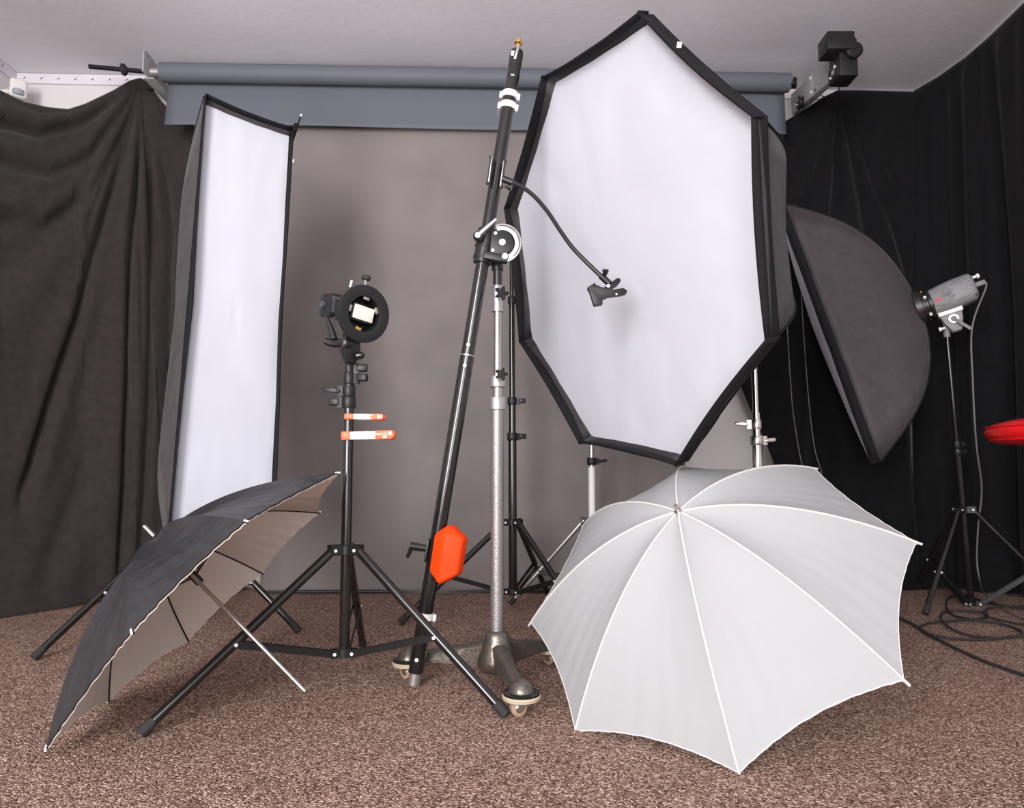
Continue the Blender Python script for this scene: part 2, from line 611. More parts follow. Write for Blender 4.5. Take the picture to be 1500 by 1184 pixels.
# ------------------------------------------------------------------ backdrop rolls
ra, rb_ = atY(232, 106, 3.10), atY(1157, 121.5, 3.185)
rax = (rb_ - ra).normalized()
rn = V((rax.y, -rax.x, 0)).normalized()       # towards the camera
roll = thing('paper_roll', (ra + rb_) / 2 - V((0, 0, .28)), 'cool grey background paper roll with its short loose end hanging down', 'backdrop')
MB().tube(ra + rax * .015, rb_ - rax * .005, .044, n=40).build('roll', 'paper_grey', roll)
for e_, s_ in ((ra, -1), (rb_, 1)):
    MB().tube(e_ + rax * (s_ * .03), e_ - rax * (s_ * .02), .026, n=24).build('core', 'aluminium', roll)
zb0, zb1 = atY(244, 185, 3.14).z, atY(1150, 197, 3.225).z
sh = MB()
la, lb = atY(245, 150, 3.14), atY(1151, 160, 3.225)


def sheetfn(u, v):
    p = la + (lb - la) * u
    top = ra.z + (rb_.z - ra.z) * u
    bot = zb0 + (zb1 - zb0) * u
    z = top + (bot - top) * v
    off = -.0425 + .018 * v * v + .010 * math.sin(u * 9) * v - (.02 * max(0, (u - .93) / .07) * v)
    c = ra + (rb_ - ra) * u
    q = V((p.x, c.y, z)) + rn * off
    return q


sh.grid(sheetfn, 60, 12)
sh.build('loose_sheet', 'paper_grey', roll, solid=.0012, sharp=180)
rod = thing('crossbar_rod', atY(172, 101, 3.10), 'black rod with a round stop collar poking out past the left bracket', 'rod')
e0, e1 = atY(131, 97.5, 3.10), ra - rax * .03
MB().tube(e0, e1, .0105).build('shaft', 'black_plastic', rod)
cc = atY(182, 102, 3.10)
MB().lathe(cc - rax * .012, rax, [(0, .016), (.004, .026), (.012, .027), (.018, .022), (.024, .014)]).build('collar', 'black_rubber', rod)

# dark hand-painted backdrop behind it
bd = thing('backdrop', (-.17, 3.24, 0), 'mottled dark grey backdrop sheet hanging to the carpet', 'backdrop')
bx0, bx1, by = -1.13, .80, 3.222


def bdfn(u, v):
    x = bx0 + (bx1 - bx0) * u
    z = 2.22 - (2.22 - .002) * v
    y = by + .028 * x + .006 * math.sin(x * 7 + 1) * v + .008 * n3(x * 1.5, z, 3)
    y += .05 * (1 - smooth(0, .06, z)) * 0 - .012 * math.exp(-(z / .05) ** 2)
    return V((x, y, z))


MB().grid(bdfn, 60, 60).build('sheet', 'backdrop_dark', bd, solid=.0015, sharp=180)
MB().tube((bx0 - .25, by + .045 + .028 * bx0, 2.22), (bx1 + .42, by + .045 + .028 * bx1, 2.22), .030, n=24).build('roll', 'backdrop_dark', bd)
MB().tube((bx0, by - .009 + .028 * bx0, .012), (bx1, by - .009 + .028 * bx1, .012), .008, n=12).build('bottom_bar', 'black_satin', bd)

# roller brackets
lbk = thing('roller_bracket', (-1.69, 3.2, 2.25), 'grey steel bracket plate at the left end of the paper roll', 'bracket')
a0, a1 = atY(214, 98, 3.05), atY(246, 150, 3.36)
MB().prism([(0, .055), (.03, .065), (.33, .02), (.33, -.07), (.26, -.075), (0, -.045)], V((-1.685, 3.03, 2.415)), (0, 1, 0), (0, 0, 1), (.004, 0, 0)).build('side_plate', 'galvanised', lbk, bevel=.002)
MB().abox((-1.70, 3.345, 2.31), (-1.60, 3.356, 2.46)).build('wall_plate', 'galvanised', lbk, bevel=.002)
MB().box((-1.66, 3.19, 2.342), (.024, 0, 0), (0, .15, 0), (0, 0, .003)).build('flange', 'galvanised', lbk, bevel=.001)
kk = atY(216, 130, 3.17)
MB().lathe(kk, (1, -.3, 0), [(0, .008), (.01, .008), (.012, .014), (.03, .014), (.034, .010)], n=16).build('clamp_knob', 'black_plastic', lbk)

rbk = thing('roller_bracket', (1.44, 3.2, 2.25), 'grey steel channel bracket carrying the roller motor', 'bracket')
g0, g1 = atY(1231, 87, 2.93), atY(1160, 153, 3.40)
gd = (g1 - g0)
ch = MB()
xo = V((1, 0.03, 0)).normalized()
gu = V((0, 0, 1))
gl = (g1 - g0).length
cm = (g0 + g1) / 2
ch.box(cm + xo * .0, gd / 2, xo * .003, gu * .052)
ch.box(cm + xo * .016 - gu * .052, gd / 2, xo * .016, gu * .003)
ch.box(cm + xo * .016 + gu * .052, gd / 2, xo * .016, gu * .003)
ch.build('channel', 'galvanised', rbk, bevel=.001)
pc = g0 + gd * .60
jp = MB().box(pc - xo * .006, gd.normalized() * .045, xo * .003, gu * .058).build('joint_plate', 'galvanised', rbk, bevel=.002)
for sz in (-.035, .035):
    MB().lathe(pc - gd.normalized() * .03 + gu * sz - xo * .008, -xo, [(0, .008), (.004, .008), (.006, .005)], n=12).build('bolt', 'white_metal', jp)
for (px, py, Y, r) in ((1160, 122, 3.17, .026), (1198, 128, 3.20, .030), (1172, 151, 3.29, .033)):
    d_ = atY(px, py, Y)
    w_ = MB().lathe(d_ - V((.014, 0, 0)), (1, -.15, 0), [(0, r * .8), (.004, r), (.010, r), (.013, r * .7), (.02, r * .7), (.023, r), (.029, r), (.032, r * .75)], n=26).build('chain_wheel', 'black_plastic', rbk)
    for a in (0, 2.1, 4.2):
        MB().lathe(d_ - V((.014, 0, 0)) + V((0, math.cos(a) * r * .4, math.sin(a) * r * .4)), (-1, .15, 0), [(0, .003), (.003, .003), (.004, .002)], n=8).build('screw', 'white_metal', w_)
MB().tube(atY(1199, 124, 3.20), atY(1231, 122, 3.20), .010).build('axle', 'black_plastic', rbk)

mo = thing('roller_motor', atY(1229, 122, 2.87), 'black boxy roller motor with a control panel under the ceiling', 'motor')
mc = atY(1231, 92, 2.86)
MB().box(mc + V((.012, 0, .0)), (.040, 0, 0), (0, .05, 0), (0, 0, .085)).build('gear_case', 'black_plastic', mo, bevel=.008)
MB().box(mc + V((-.03, -.03, .055)), (.058, 0, 0), (0, .05, 0), (0, 0, .040)).build('motor_housing', 'black_satin', mo, bevel=.006)
MB().lathe(mc + V((.030, -.055, .02)), (0, -1, 0), [(0, .036), (.012, .036), (.018, .03), (.02, .018)], n=24).build('gear_cap', 'black_plastic', mo)
pn = MB().box(mc + V((-.030, -.0, -.045)), (.004, 0, 0), (0, .045, 0), (0, 0, .034)).build('control_panel', 'black_satin', mo, bevel=.002)
MB().lathe(mc + V((-.034, -.02, -.03)), (-1, 0, 0), [(0, .007), (.004, .007), (.005, .004)], n=14).build('button', 'white_metal', pn)
MB().lathe(mc + V((-.034, .022, -.058)), (-1, 0, 0), [(0, .005), (.004, .005), (.005, .003)], n=14).build('button', 'white_metal', pn)
MB().box(mc + V((-.0345, .0, -.045)), (.0006, 0, 0), (0, .012, 0), (0, 0, .010)).build('sticker', 'galvanised', pn)
w1 = spline([mc + V((-.01, .01, -.083)), atY(1225, 108, 3.0), atY(1213, 128, 3.1), atY(1196, 142, 3.2), atY(1180, 158, 3.24), atY(1168, 163, 3.25)])
tag(MB().path(w1, .0026, 6).build('motor_cable', 'black_rubber'), 'thin black cable curving from the motor down to the lower wheel', 'cable')
w2 = spline([mc + V((.015, .01, -.083)), atY(1233, 115, 3.0), atY(1228, 135, 3.2), atY(1224, 155, 3.33)])
tag(MB().path(w2, .0026, 6).build('motor_cable', 'black_rubber'), 'thin black cable hanging from the motor onto the gathered cloth', 'cable')
w3 = spline([atY(1192, 130, 3.12), atY(1200, 138, 3.2), atY(1210, 144, 3.28), atY(1218, 155, 3.34)])
tag(MB().path(w3, .0022, 6).build('motor_cable', 'black_rubber'), 'short thin cable drooping from the middle chain wheel', 'cable')


# ------------------------------------------------------------------ light stands
def clamp_collar(th, p, ax, r, m, ang, knob='lever', h=.03):
    o = MB().lathe(p - ax * h / 2, ax, [(0, r * .92), (.003, r), (h - .003, r), (h, r * .92)], n=24)
    d = V((math.cos(ang), math.sin(ang), 0))
    s = V((-d.y, d.x, 0))
    o.box(p + d * (r + .004), d * .008, s * .006, ax * h * .45)
    c = o.build('clamp_collar', m, th)
    q = p + d * (r + .012)
    if knob == 'lever':
        MB().box(q + d * .009 + ax * .002, d * .014, s * .010, ax * .010).build('knob', m, c, bevel=.004)
    elif knob == 'wing':
        mb = MB().tube(q - s * .012, q + s * .014, .006, n=12)
        mb.prism([(0, -.006), (.034, -.003), (.04, .003), (.034, .009), (0, .006)], q + s * .014, d, ax, s * .004)
        mb.build('knob', m, c, bevel=.0015)
    else:  # star knob facing the camera
        pts = []
        for i in range(20):
            a = 2 * PI * i / 20
            rr = .0145 + .006 * math.cos(5 * a)
            pts.append((rr * math.cos(a), rr * math.sin(a)))
        fwd = V((.35, -.94, 0)).normalized()
        MB().prism(pts, p + fwd * (r + .012), fwd.cross(ax).normalized(), ax, fwd * .006).tube(p + fwd * r, p + fwd * (r + .01), .005, n=10).build('star_knob', 'black_plastic', c, bevel=.001)
    return c


def stand(name, label, base, top, feet, collar_z, hub_z, segs, clamps, mleg='black_gloss', mfit='black_plastic', leg_r=.010, brace_t=.56, group=None, mpost=None):
    """base: floor point under the post, top: point where the post ends"""
    base, top = V(base), V(top)
    th = thing(name, base, label, 'light stand', group)
    ax = (top - base).normalized()
    zp = lambda z: base + ax * ((z - base.z) / ax.z)
    for (z0, z1, r, m) in segs:
        MB().tube(zp(z0), zp(z1), r, n=24).build('post', m, th)
    R = segs[0][2]
    cp = zp(collar_z)
    cb = MB().lathe(cp - ax * .013, ax, [(0, R + .004), (.002, R + .007), (.024, R + .007), (.026, R + .004)], n=24)
    hb = MB().lathe(zp(hub_z) - ax * .012, ax, [(0, R + .003), (.002, R + .006), (.022, R + .006), (.024, R + .003)], n=24)
    cols = []
    for ft in feet:
        ft = V(ft)
        d = (ft - base)
        d.z = 0
        d.normalize()
        s = V((-d.y, d.x, 0))
        for sg in (-1, 1):
            cb.box(cp + d * (R + .016) + s * (sg * .0125), d * .016, s * .002, V((0, 0, .013)))
            hb.box(zp(hub_z) + d * (R + .012) + s * (sg * .009), d * .014, s * .0015, V((0, 0, .010)))
    cb = cb.build('leg_collar', mfit, th)
    hb = hb.build('brace_hub', mfit, th)
    for ft in feet:
        ft = V(ft)
        d = (ft - base)
        d.z = 0
        d.normalize()
        s = V((-d.y, d.x, 0))
        a = cp + d * (R + .022)
        f2 = V((ft.x, ft.y, leg_r * .9))
        la_ = (f2 - a).normalized()
        lg = MB().tube(a, f2, leg_r, n=18).build('leg', mleg, th)
        MB().tube(f2 - la_ * .03, f2 + la_ * .004, leg_r * 1.12, n=18).build('rubber_foot', 'black_rubber', lg)
        hp = zp(hub_z) + d * (R + .018)
        bp = a + (f2 - a) * brace_t
        br = MB()
        for sg in (-1, 1):
            br.bar(hp + s * (sg * .010), bp + s * (sg * .0115), .016, .0022)
        br = br.build('brace', mfit, th)
        MB().tube(bp - s * .0145, bp + s * .0145, .0042, n=10).build('rivet', 'white_metal', br)
        MB().tube(hp - s * .0135, hp + s * .0135, .0042, n=10).build('rivet', 'white_metal', br)
        MB().tube(a - s * .017, a + s * .017, .0042, n=10).build('rivet', 'white_metal', cb)
    for (z, r, ang, kn) in clamps:
        clamp_collar(th, zp(z), ax, r, mfit, ang, kn)
    return th, zp


# stand under the small flash
B1 = V((-.429, 1.83, 0))
T1 = atY(512, 530, 1.83)
zz = lambda py, Y, px=750: atY(px, py, Y).z
stand('light_stand', 'black tripod light stand carrying the small flash and orange spring clamps', B1, T1,
      [atZ(207, 1080), atZ(740, 1052), atZ(531, 948)], zz(805, 1.83), zz(955, 1.83),
      [(zz(957, 1.83), zz(592, 1.83), .0135, 'black_gloss'), (zz(592, 1.83), zz(553, 1.83), .0105, 'black_gloss'), (zz(553, 1.83), zz(530, 1.83), .0075, 'black_gloss')],
      [(zz(590, 1.83), .018, PI * .97, 'lever'), (zz(573, 1.83), .0165, PI * .97, 'wing'), (zz(555, 1.83), .0155, -.2, 'lever'), (zz(540, 1.83), .0125, .1, 'lever')],
      leg_r=.0115)

# stand behind the boom
B2 = V((.004, 2.78, 0))
T2 = atY(747, 345, 2.78)
T2.x = .004 - .006
stand('light_stand', 'tall black tripod light stand just behind the rolling silver column', B2, T2,
      [atZ(587, 916), (.27, 2.42, 0), (.16, 3.10, 0)], zz(765, 2.78), zz(866, 2.78),
      [(zz(872, 2.78), zz(640, 2.78), .0165, 'black_gloss'), (zz(640, 2.78), zz(590, 2.78), .0140, 'black_gloss'), (zz(590, 2.78), zz(440, 2.78), .0115, 'black_gloss'), (zz(440, 2.78), zz(345, 2.78), .0085, 'black_gloss')],
      [(zz(640, 2.78), .021, .2, 'lever'), (zz(588, 2.78), .019, .0, 'lever'), (zz(440, 2.78), .016, .1, 'lever')], leg_r=.0115)

# silver stand behind the octagonal softbox
B3 = V((.330, 2.90, 0))
stand('light_stand', 'white metal tripod light stand seen below the octagonal softbox', B3, (.330, 2.90, 1.25),
      [atZ(748, 887), (.565, 3.12, 0), (.42, 2.57, 0)], zz(763, 2.9), zz(850, 2.9),
      [(zz(855, 2.9), zz(684, 2.9), .0140, 'white_metal'), (zz(684, 2.9), 1.25, .0105, 'aluminium')],
      [(zz(676, 2.9), .019, .1, 'wing')], mleg='aluminium', leg_r=.0095, brace_t=.62)

# chrome stand of the octabox
B4 = V((.760, 2.15, 0))
stand('light_stand', 'chrome light stand carrying the octagonal softbox', B4, (.752, 2.15, 1.20),
      [(1.03, 2.37, 0), (.44, 2.27, 0), (.81, 1.81, 0)], .40, .16,
      [(.13, .66, .0150, 'chrome'), (.66, .74, .0125, 'chrome'), (.74, 1.20, .0095, 'chrome')],
      [(.655, .019, .15, 'wing'), (.705, .016, 2.9, 'wing')], mleg='chrome', mfit='steel', leg_r=.0095)

# strip softbox stand
B5 = V((-1.165, 2.515, 0))
stand('light_stand', 'black light stand of the tall strip softbox, legs showing beside the black umbrella', B5, (-1.165, 2.53, 1.02),
      [atZ(50, 968), atZ(437, 928), (-1.37, 2.88, 0)], .375, .10,
      [(.07, .55, .0145, 'black_gloss'), (.55, .85, .012, 'black_gloss'), (.85, 1.02, .009, 'black_gloss')],
      [(.55, .019, 0, 'lever'), (.85, .017, .2, 'lever')], leg_r=.0115)

# strobe stand by the side drape
B6 = V((1.905, 2.95, 0))
T6 = atY(1387, 490, 2.87)
stand('light_stand', 'slim black tripod light stand under the grey studio strobe', B6, T6,
      [atZ(1356, 902), atZ(1341, 864), (2.21, 2.79, 0)], zz(746, 2.95), zz(884, 2.95),
      [(zz(888, 2.95), zz(660, 2.95), .0135, 'black_gloss'), (zz(660, 2.95), T6.z, .0085, 'black_gloss')],
      [(zz(663, 2.95), .0175, .3, 'lever'), (zz(652, 2.95), .015, .3, 'lever')], leg_r=.0105, brace_t=.62)


# ------------------------------------------------------------------ softboxes
def softbox(th, corners, back_c, axis, ring_r, mside, lip=.05, recess=.045, bulge=.05, nd=10, ns=10, mdiff='diffuser', wr=.006, tabs=True, belly=0.0, fit=.985, square=None, kout=.75, kback=.65):
    """corners: front edge points in order; axis: unit vector pointing out of the front"""
    n = len(corners)
    corners = [V(c) for c in corners]
    fc = sum(corners, V()) / n
    axis = V(axis).normalized()
    base = [c - axis * lip for c in corners]        # where the panels end and the lip starts
    ringp = []
    for c in base:
        d = (c - fc)
        d -= axis * d.dot(axis)
        ringp.append(back_c + d.normalized() * ring_r)

    def rodp(i, t):
        a, b = ringp[i], base[i]
        d = (b - fc)
        d -= axis * d.dot(axis)
        d.normalize()
        if square:
            ex, ey = square
            d = (ex * (1 if d.dot(ex) > 0 else -1) + ey * (.35 if d.dot(ey) > 0 else -.35)).normalized()
        w = math.sin(PI * t ** .85)
        return a + (b - a) * t + (d * kout - axis * kback) * (bulge * w)

    def inset(u, v, c1, c2):
        q = c1 * (1 - u) + c2 * u
        inn = fc - q
        inn -= axis * inn.dot(axis)
        return q + inn.normalized() * (.0022 + .010 * 4 * u * (1 - u) * (1 - .4 * v)) - axis * (max(recess, .004) * v)

    for i in range(n):
        j = (i + 1) % n

        def pf(u, v):
            p = rodp(i, v) * (1 - u) + rodp(j, v) * u
            q = (fc - axis * .2 - p).normalized()
            sag = .10 * bulge * 4 * u * (1 - u) * math.sin(PI * v)
            wri = .004 * n3(p.x * 9, p.y * 9 + i * 3, p.z * 9) * 4 * u * (1 - u)
            return p + q * (sag + wri)
        MB().grid(pf, ns, nd).build('side_panel', mside, th, solid=.002, sharp=180)
        # lip
        m1, m2 = base[i], base[j]
        c1, c2 = corners[i], corners[j]

        def lf(u, v):
            p = m1 * (1 - u) + m2 * u
            q = c1 * (1 - u) + c2 * u
            inn = (fc - q)
            inn -= axis * inn.dot(axis)
            r = p + (q - p) * v + inn.normalized() * (.010 * 4 * u * (1 - u) * v)
            return r
        MB().grid(lf, 10, 2).build('front_lip', 'softbox_trim', th, solid=.003, sharp=180)
        MB().grid(lambda u, v: inset(u, v, c1, c2), 10, 2).build('inner_lip', 'softbox_trim', th, solid=.002, sharp=180)
        # rod with pocket at the corner
        rd = [rodp(i, t / 10) + (rodp(i, t / 10) - fc).normalized() * .003 for t in range(11)]
        MB().path(rd, .0028, 6).build('rod', 'softbox_trim', th)
        if tabs:
            d = (corners[i] - fc).normalized()
            MB().bar(base[i] - axis * .012 + d * .002, corners[i] + d * .001, .006, .012, up=d).build('corner_pocket', 'softbox_trim', th, bevel=.002)
    # diffuser
    m = n * 12
    vv, ff = [], []
    rings = 14
    dc = fc - axis * recess
    ed = []
    for i in range(n):
        for k in range(12):
            u = k / 12
            q = corners[i] * (1 - u) + corners[(i + 1) % n] * u - axis * recess
            ed.append(dc + (q - dc) * (fit - .008 * 4 * u * (1 - u)))
    for r in range(1, rings + 1):
        t = r / rings
        for e_ in ed:
            p = dc + (e_ - dc) * t
            w = wr * (n3(p.x * 3.1, p.y * 3.1, p.z * 2.2) + .5 * n3(p.x * 9, p.y * 9, p.z * 5)) * (1 - t ** 6)
            w += wr * .8 * (t ** 4) * math.sin(len(vv) * 1.7) * .25
            vv.append(p + axis * (w + belly * (1 - t ** 2)))
    vv.append(dc + axis * belly)
    for r in range(rings - 1):
        for k in range(m):
            ff.append((r * m + k, r * m + (k + 1) % m, (r + 1) * m + (k + 1) % m, (r + 1) * m + k))
    ff += [(len(vv) - 1, (k + 1) % m, k) for k in range(m)]
    MB().add(vv, ff).build('diffuser', mdiff, th, sharp=180)
    # speed ring
    MB().pipe(back_c - axis * .012, back_c + axis * .012, ring_r * .72, ring_r * 1.12, 32).build('speed_ring', 'black_satin', th)
    return fc


# octagonal softbox
OC = V((.256, 1.893, 1.15))
ON = V((-.879, -.431, -.206)).normalized()
OU = V((.073, -.547, .834))
OU = (OU - ON * OU.dot(ON)).normalized()
OR = OU.cross(ON).normalized()
if OR.x < 0:
    OR = -OR
oc = [OC + (OU * math.cos(a) + OR * math.sin(a)) * .60 for a in [k * PI / 4 for k in range(8)]]
ob = thing('octagonal_softbox', OC - V((0, 0, .55)), 'large octagonal softbox with white front and black rim', 'softbox')
softbox(ob, oc, OC - ON * .40, ON, .075, 'softbox_black', lip=.016, recess=.046, bulge=.115, nd=12, ns=8, wr=.006, fit=.975)
tg = (oc[0] * .62 + oc[1] * .38)
MB().box(tg - ON * .004 + OU * .006, OR * .006, OU * .006, ON * .002).build('care_tag', 'white_plastic', ob)


def strobe(name, label, front, axis, length, r, m, standtop, hidden=True):
    """simple studio strobe from its mount ring backwards; axis points to the front"""
    axis = V(axis).normalized()
    front = V(front)
    th = thing(name, front - V((0, 0, r + .12)), label, 'strobe')
    MB().lathe(front, -axis, [(0, r * .98), (.006, r * 1.06), (.02, r * 1.06), (.03, r * .9), (.045, r * .9), (.05, r * 1.02)], n=30).build('mount_ring', 'black_satin', th)
    return th, axis


def yoke(th, c, axis, r, standtop):
    """bracket under the strobe, ending on the stand"""
    standtop = V(standtop)
    dn = (standtop - c)
    MB().tube(standtop - V((0, 0, .035)), standtop + V((0, 0, .012)), .014, n=18).build('stand_socket', 'aluminium', th)


# strobe behind the octabox
of_ = OC - ON * .412
st, _a = strobe('studio_strobe', 'pale grey studio strobe tucked behind the octagonal softbox', of_, ON, .24, .062, 'strobe_grey', None)
MB().lathe(of_ + (-ON) * .05, -ON, [(0, .056), (.01, .060), (.12, .061), (.19, .056), (.21, .046), (.215, .03)], n=32).build('body', 'aluminium', st, sharp=50)
MB().box(V((.752, 2.15, 1.20)) + V((0, 0, .0)), (.018, 0, 0), (0, .018, 0), (0, 0, .022)).build('tilt_bracket', 'black_plastic', st, bevel=.004)

# strip softbox
SN = V((.638, -.757, .143)).normalized()
SU = V((-.035, .157, .987))
SU = (SU - SN * SU.dot(SN)).normalized()
ST = SU.cross(SN).normalized()
if ST.x < 0:
    ST = -ST
SCt = V((-.898, 2.305, 1.796))
SL = 1.48
sc_c = [SCt - ST * .15, SCt + ST * .15, SCt + ST * .15 - SU * SL, SCt - ST * .15 - SU * SL]
smid = SCt - SU * (SL / 2)
sb = thing('strip_softbox', smid - SU * .7, 'tall narrow strip softbox with white front standing beside the brown drape', 'softbox')
softbox(sb, sc_c, smid - SN * .40, SN, .085, 'softbox_grey', lip=.02, recess=.032, bulge=.10, nd=16, ns=12, wr=.006, tabs=False, fit=.975, square=(ST, SU), kout=.62, kback=.35)
rp = SCt + ST * .155
MB().tube(rp - SU * .05 - SN * .02, rp + ST * .018 + SU * .055, .0032, n=8).build('rod_end', 'softbox_trim', sb)
MB().tube(rp + ST * .018 + SU * .055, rp + ST * .0215 + SU * .066, .0034, n=8).build('rod_tip', 'white_plastic', sb)
MB().box(rp, ST * .006, SU * .016, SN * .012).build('corner_pocket', 'softbox_trim', sb, bevel=.003)
MB().box(SCt + ST * .1535 - SU * .135, ST * .0015, SU * .006, SN * .005).build('care_tag', 'white_plastic', sb)
sf = smid - SN * .412
st2, _a = strobe('studio_strobe', 'black studio strobe mounted behind the tall strip softbox', sf, SN, .22, .058, 'black_plastic', None)
MB().lathe(sf - SN * .05, -SN, [(0, .056), (.01, .061), (.12, .062), (.19, .056), (.20, .04)], n=32).build('body', 'black_plastic', st2, sharp=50)
bc = V((-1.165, 2.53, 1.03))
MB().box(bc, (.016, 0, 0), (0, .016, 0), (0, 0, .030)).build('tilt_bracket', 'black_plastic', st2, bevel=.004)

# right softbox, seen from behind (it faces left, away from the camera)
RAX = V((-.845, .458, -.275)).normalized()
RSD = V((RAX.y, -RAX.x, 0)).normalized()
if RSD.y > 0:
    RSD = -RSD                                     # sideways, towards the camera
RUP = RAX.cross(RSD).normalized()
if RUP.z < 0:
    RUP = -RUP
RING = atY(1345, 452, 2.89)
RD, RW, RH = .37, .50, 1.142
rfc = RING + RAX * RD
rcs = [rfc + RSD * (RW / 2) + RUP * (RH / 2), rfc - RSD * (RW / 2) + RUP * (RH / 2),
       rfc - RSD * (RW / 2) - RUP * (RH / 2), rfc + RSD * (RW / 2) - RUP * (RH / 2)]
rsb = thing('rectangular_softbox', rfc - RUP * .571, 'dark grey rectangular softbox seen from its back, tilted on the grey strobe', 'softbox')
softbox(rsb, rcs, RING, RAX, .075, 'softbox_grey', lip=.035, recess=.0, belly=.035, bulge=.08, nd=18, ns=12, wr=.008)
# loose flaps and a velcro tab near the speed ring
for (u_, v_, w_, h_) in ((.30, -.02, .07, .035), (.24, .10, .05, .018)):
    c = RING + RAX * (.37 * u_) + RUP * v_ + RSD * (.085 + .14 * u_)
    MB().box(c, RAX * w_ * .5, RUP * h_ * .5, (RSD - RAX * .3).normalized() * .003).build('vent_flap', 'softbox_black', rsb, bevel=.001)

# grey strobe
g0_ = RING - RAX * .012
gs = thing('studio_strobe', g0_ - RAX * .11 - V((0, 0, .16)), 'grey studio strobe with red brand script and 500 on its side', 'strobe')
MB().lathe(g0_, -RAX, [(0, .062), (.004, .066), (.012, .066), (.015, .058), (.024, .058), (.027, .064), (.038, .064), (.042, .056)], n=36).build('mount_ring', 'black_satin', gs)
for k in range(5):
    a = 2 * PI * k / 5 + .4
    MB().lathe(g0_ - RAX * .019 + (RSD * math.cos(a) + RUP * math.sin(a)) * .056, RSD * math.cos(a) + RUP * math.sin(a), [(0, .006), (.01, .006), (.012, .004)], n=10).build('lock_pin', 'brass' if k % 2 else 'white_metal', gs)
prof = []
NB = 40


def strobe_body(u, v):
    # v along the body, u around: a rounded box section swelling slightly
    L_ = .165
    a = 2 * PI * u
    e = 3.2
    ca, sa = math.cos(a), math.sin(a)
    rr = (abs(ca) ** e + abs(sa) ** e) ** (-1 / e)
    w, h_ = .052, .054
    k = 1.0 + .10 * math.sin(PI * v) + .04 * v
    cl = 1.0
    if v > .94:
        cl = 1 - ((v - .94) / .06) ** 2 * .18
    return g0_ - RAX * (.036 + L_ * v) + RSD * (ca * rr * w * k * cl) + RUP * (sa * rr * h_ * k * cl + .012 * v)


mbb = MB().grid(strobe_body, NB, 16)
mbb.f.append(tuple(range(NB)))
mbb.f.append(tuple(16 * (NB + 1) + i for i in range(NB)))
body = mbb.build('body', 'strobe_grey', gs, sharp=60)
side = lambda a, b, off: g0_ - RAX * (.036 + a * .80) + RUP * (b * .82 + a * .05) + RSD * (off * .87)
oval = [(.055 * math.cos(t) * (1 if math.cos(t) > 0 else .7), .036 * math.sin(t)) for t in [2 * PI * k / 32 for k in range(32)]]
MB().prism(oval, side(.045, .003, .0655), -RAX, RUP, RSD * .0012).build('brand_panel', 'strobe_panel', body, bevel=.0008)
for (a, b) in [(.11 + .016 * i + .008 * (j % 2), -.045 + .013 * j) for j in range(9) for i in range(5) if (.11 + .016 * i) < .18 - .0006 * j]:
    MB().lathe(side(a, b + .006, .0655), RSD, [(0, .0016), (.0022, .0016), (.0026, .0012)], n=6).build('vent_hole', 'black_print', body)


def text(s, size, o, ex, ey, m, parent, name, shear=0.0):
    cu = bpy.data.curves.new('t', 'FONT')
    cu.body = s
    cu.size = size
    cu.shear = shear
    cu.extrude = .0003
    ob_ = bpy.data.objects.new('t', cu)
    COL.objects.link(ob_)
    dg = bpy.context.evaluated_depsgraph_get()
    me = bpy.data.meshes.new_from_object(ob_.evaluated_get(dg))
    bpy.data.objects.remove(ob_)
    ez = V(ex).cross(V(ey)).normalized()
    mb = MB()
    mb.add([V(o) + V(ex) * v.co.x + V(ey) * v.co.y + ez * v.co.z for v in me.vertices], [tuple(p.vertices) for p in me.polygons])
    return mb.build(name, m, parent, sharp=20)


tx = (-RAX + RUP * .06).normalized()
text('500', .020, side(.052, -.004, .0672), tx, RUP, 'black_print', body, 'printed_number', .1)
# illegible red script
scr = MB()
for k, (a, b, l) in enumerate(((.012, -.010, .03), (.016, -.006, .012), (.027, -.004, .014), (.038, -.002, .012), (.014, -.0125, .036))):
    scr.box(side(a + l / 2, b + .003, .0672), tx * l / 2, RUP * .0016, RSD * .0004)
scr.build('printed_script', 'red_print', body)
bk = side(.215, .0, 0)
MB().lathe(bk + RUP * .034 + RSD * .02 + RAX * .004, -RAX, [(0, .006), (.012, .006), (.014, .010), (.022, .010), (.024, .006)], n=14).build('dial', 'white_metal', gs)
MB().box(bk - RAX * .016 + RUP * .004, RAX * .018, RSD * .010, RUP * .010).build('plug', 'strobe_panel', gs, bevel=.003)
MB().lathe(side(.195, -.05, .060), RSD, [(0, .006), (.004, .006), (.005, .004)], n=14).build('socket', 'black_print', gs)
yk = side(.065, -.075, 0)
MB().box(yk, RAX * .045, RSD * .030, RUP * .010).build('base_shoe', 'white_metal', gs, bevel=.003)
dn = V((0, 0, -1))
yb = T6 + V((0, 0, .008))
MB().prism([(-.04, .0), (.04, .0), (.034, -.03), (.016, -.075), (-.016, -.075), (-.034, -.035)], yk - RUP * .008 + RSD * .018, -RAX, RUP, RSD * .004).prism(
    [(-.04, .0), (.04, .0), (.034, -.03), (.016, -.075), (-.016, -.075), (-.034, -.035)], yk - RUP * .008 - RSD * .018, -RAX, RUP, RSD * .004).build('yoke', 'strobe_grey', gs, bevel=.001)
hb_ = yk - RUP * .035 + RSD * .024
MB().pipe(hb_, hb_ + RSD * .014, .010, .019, 22).build('tilt_ring', 'white_metal', gs)
MB().bar(hb_ + RSD * .016, hb_ + RSD * .02 + (-RAX * .55 - RUP * .85) * .075, .006, .013, up=RSD).tube(hb_, hb_ + RSD * .018, .010).build('tilt_lever', 'strobe_panel', gs, bevel=.002)
MB().lathe(yk - RUP * .055 - RAX * -.035, RAX, [(0, .005), (.014, .005), (.016, .009), (.024, .009)], n=12).build('clamp_screw', 'white_metal', gs)
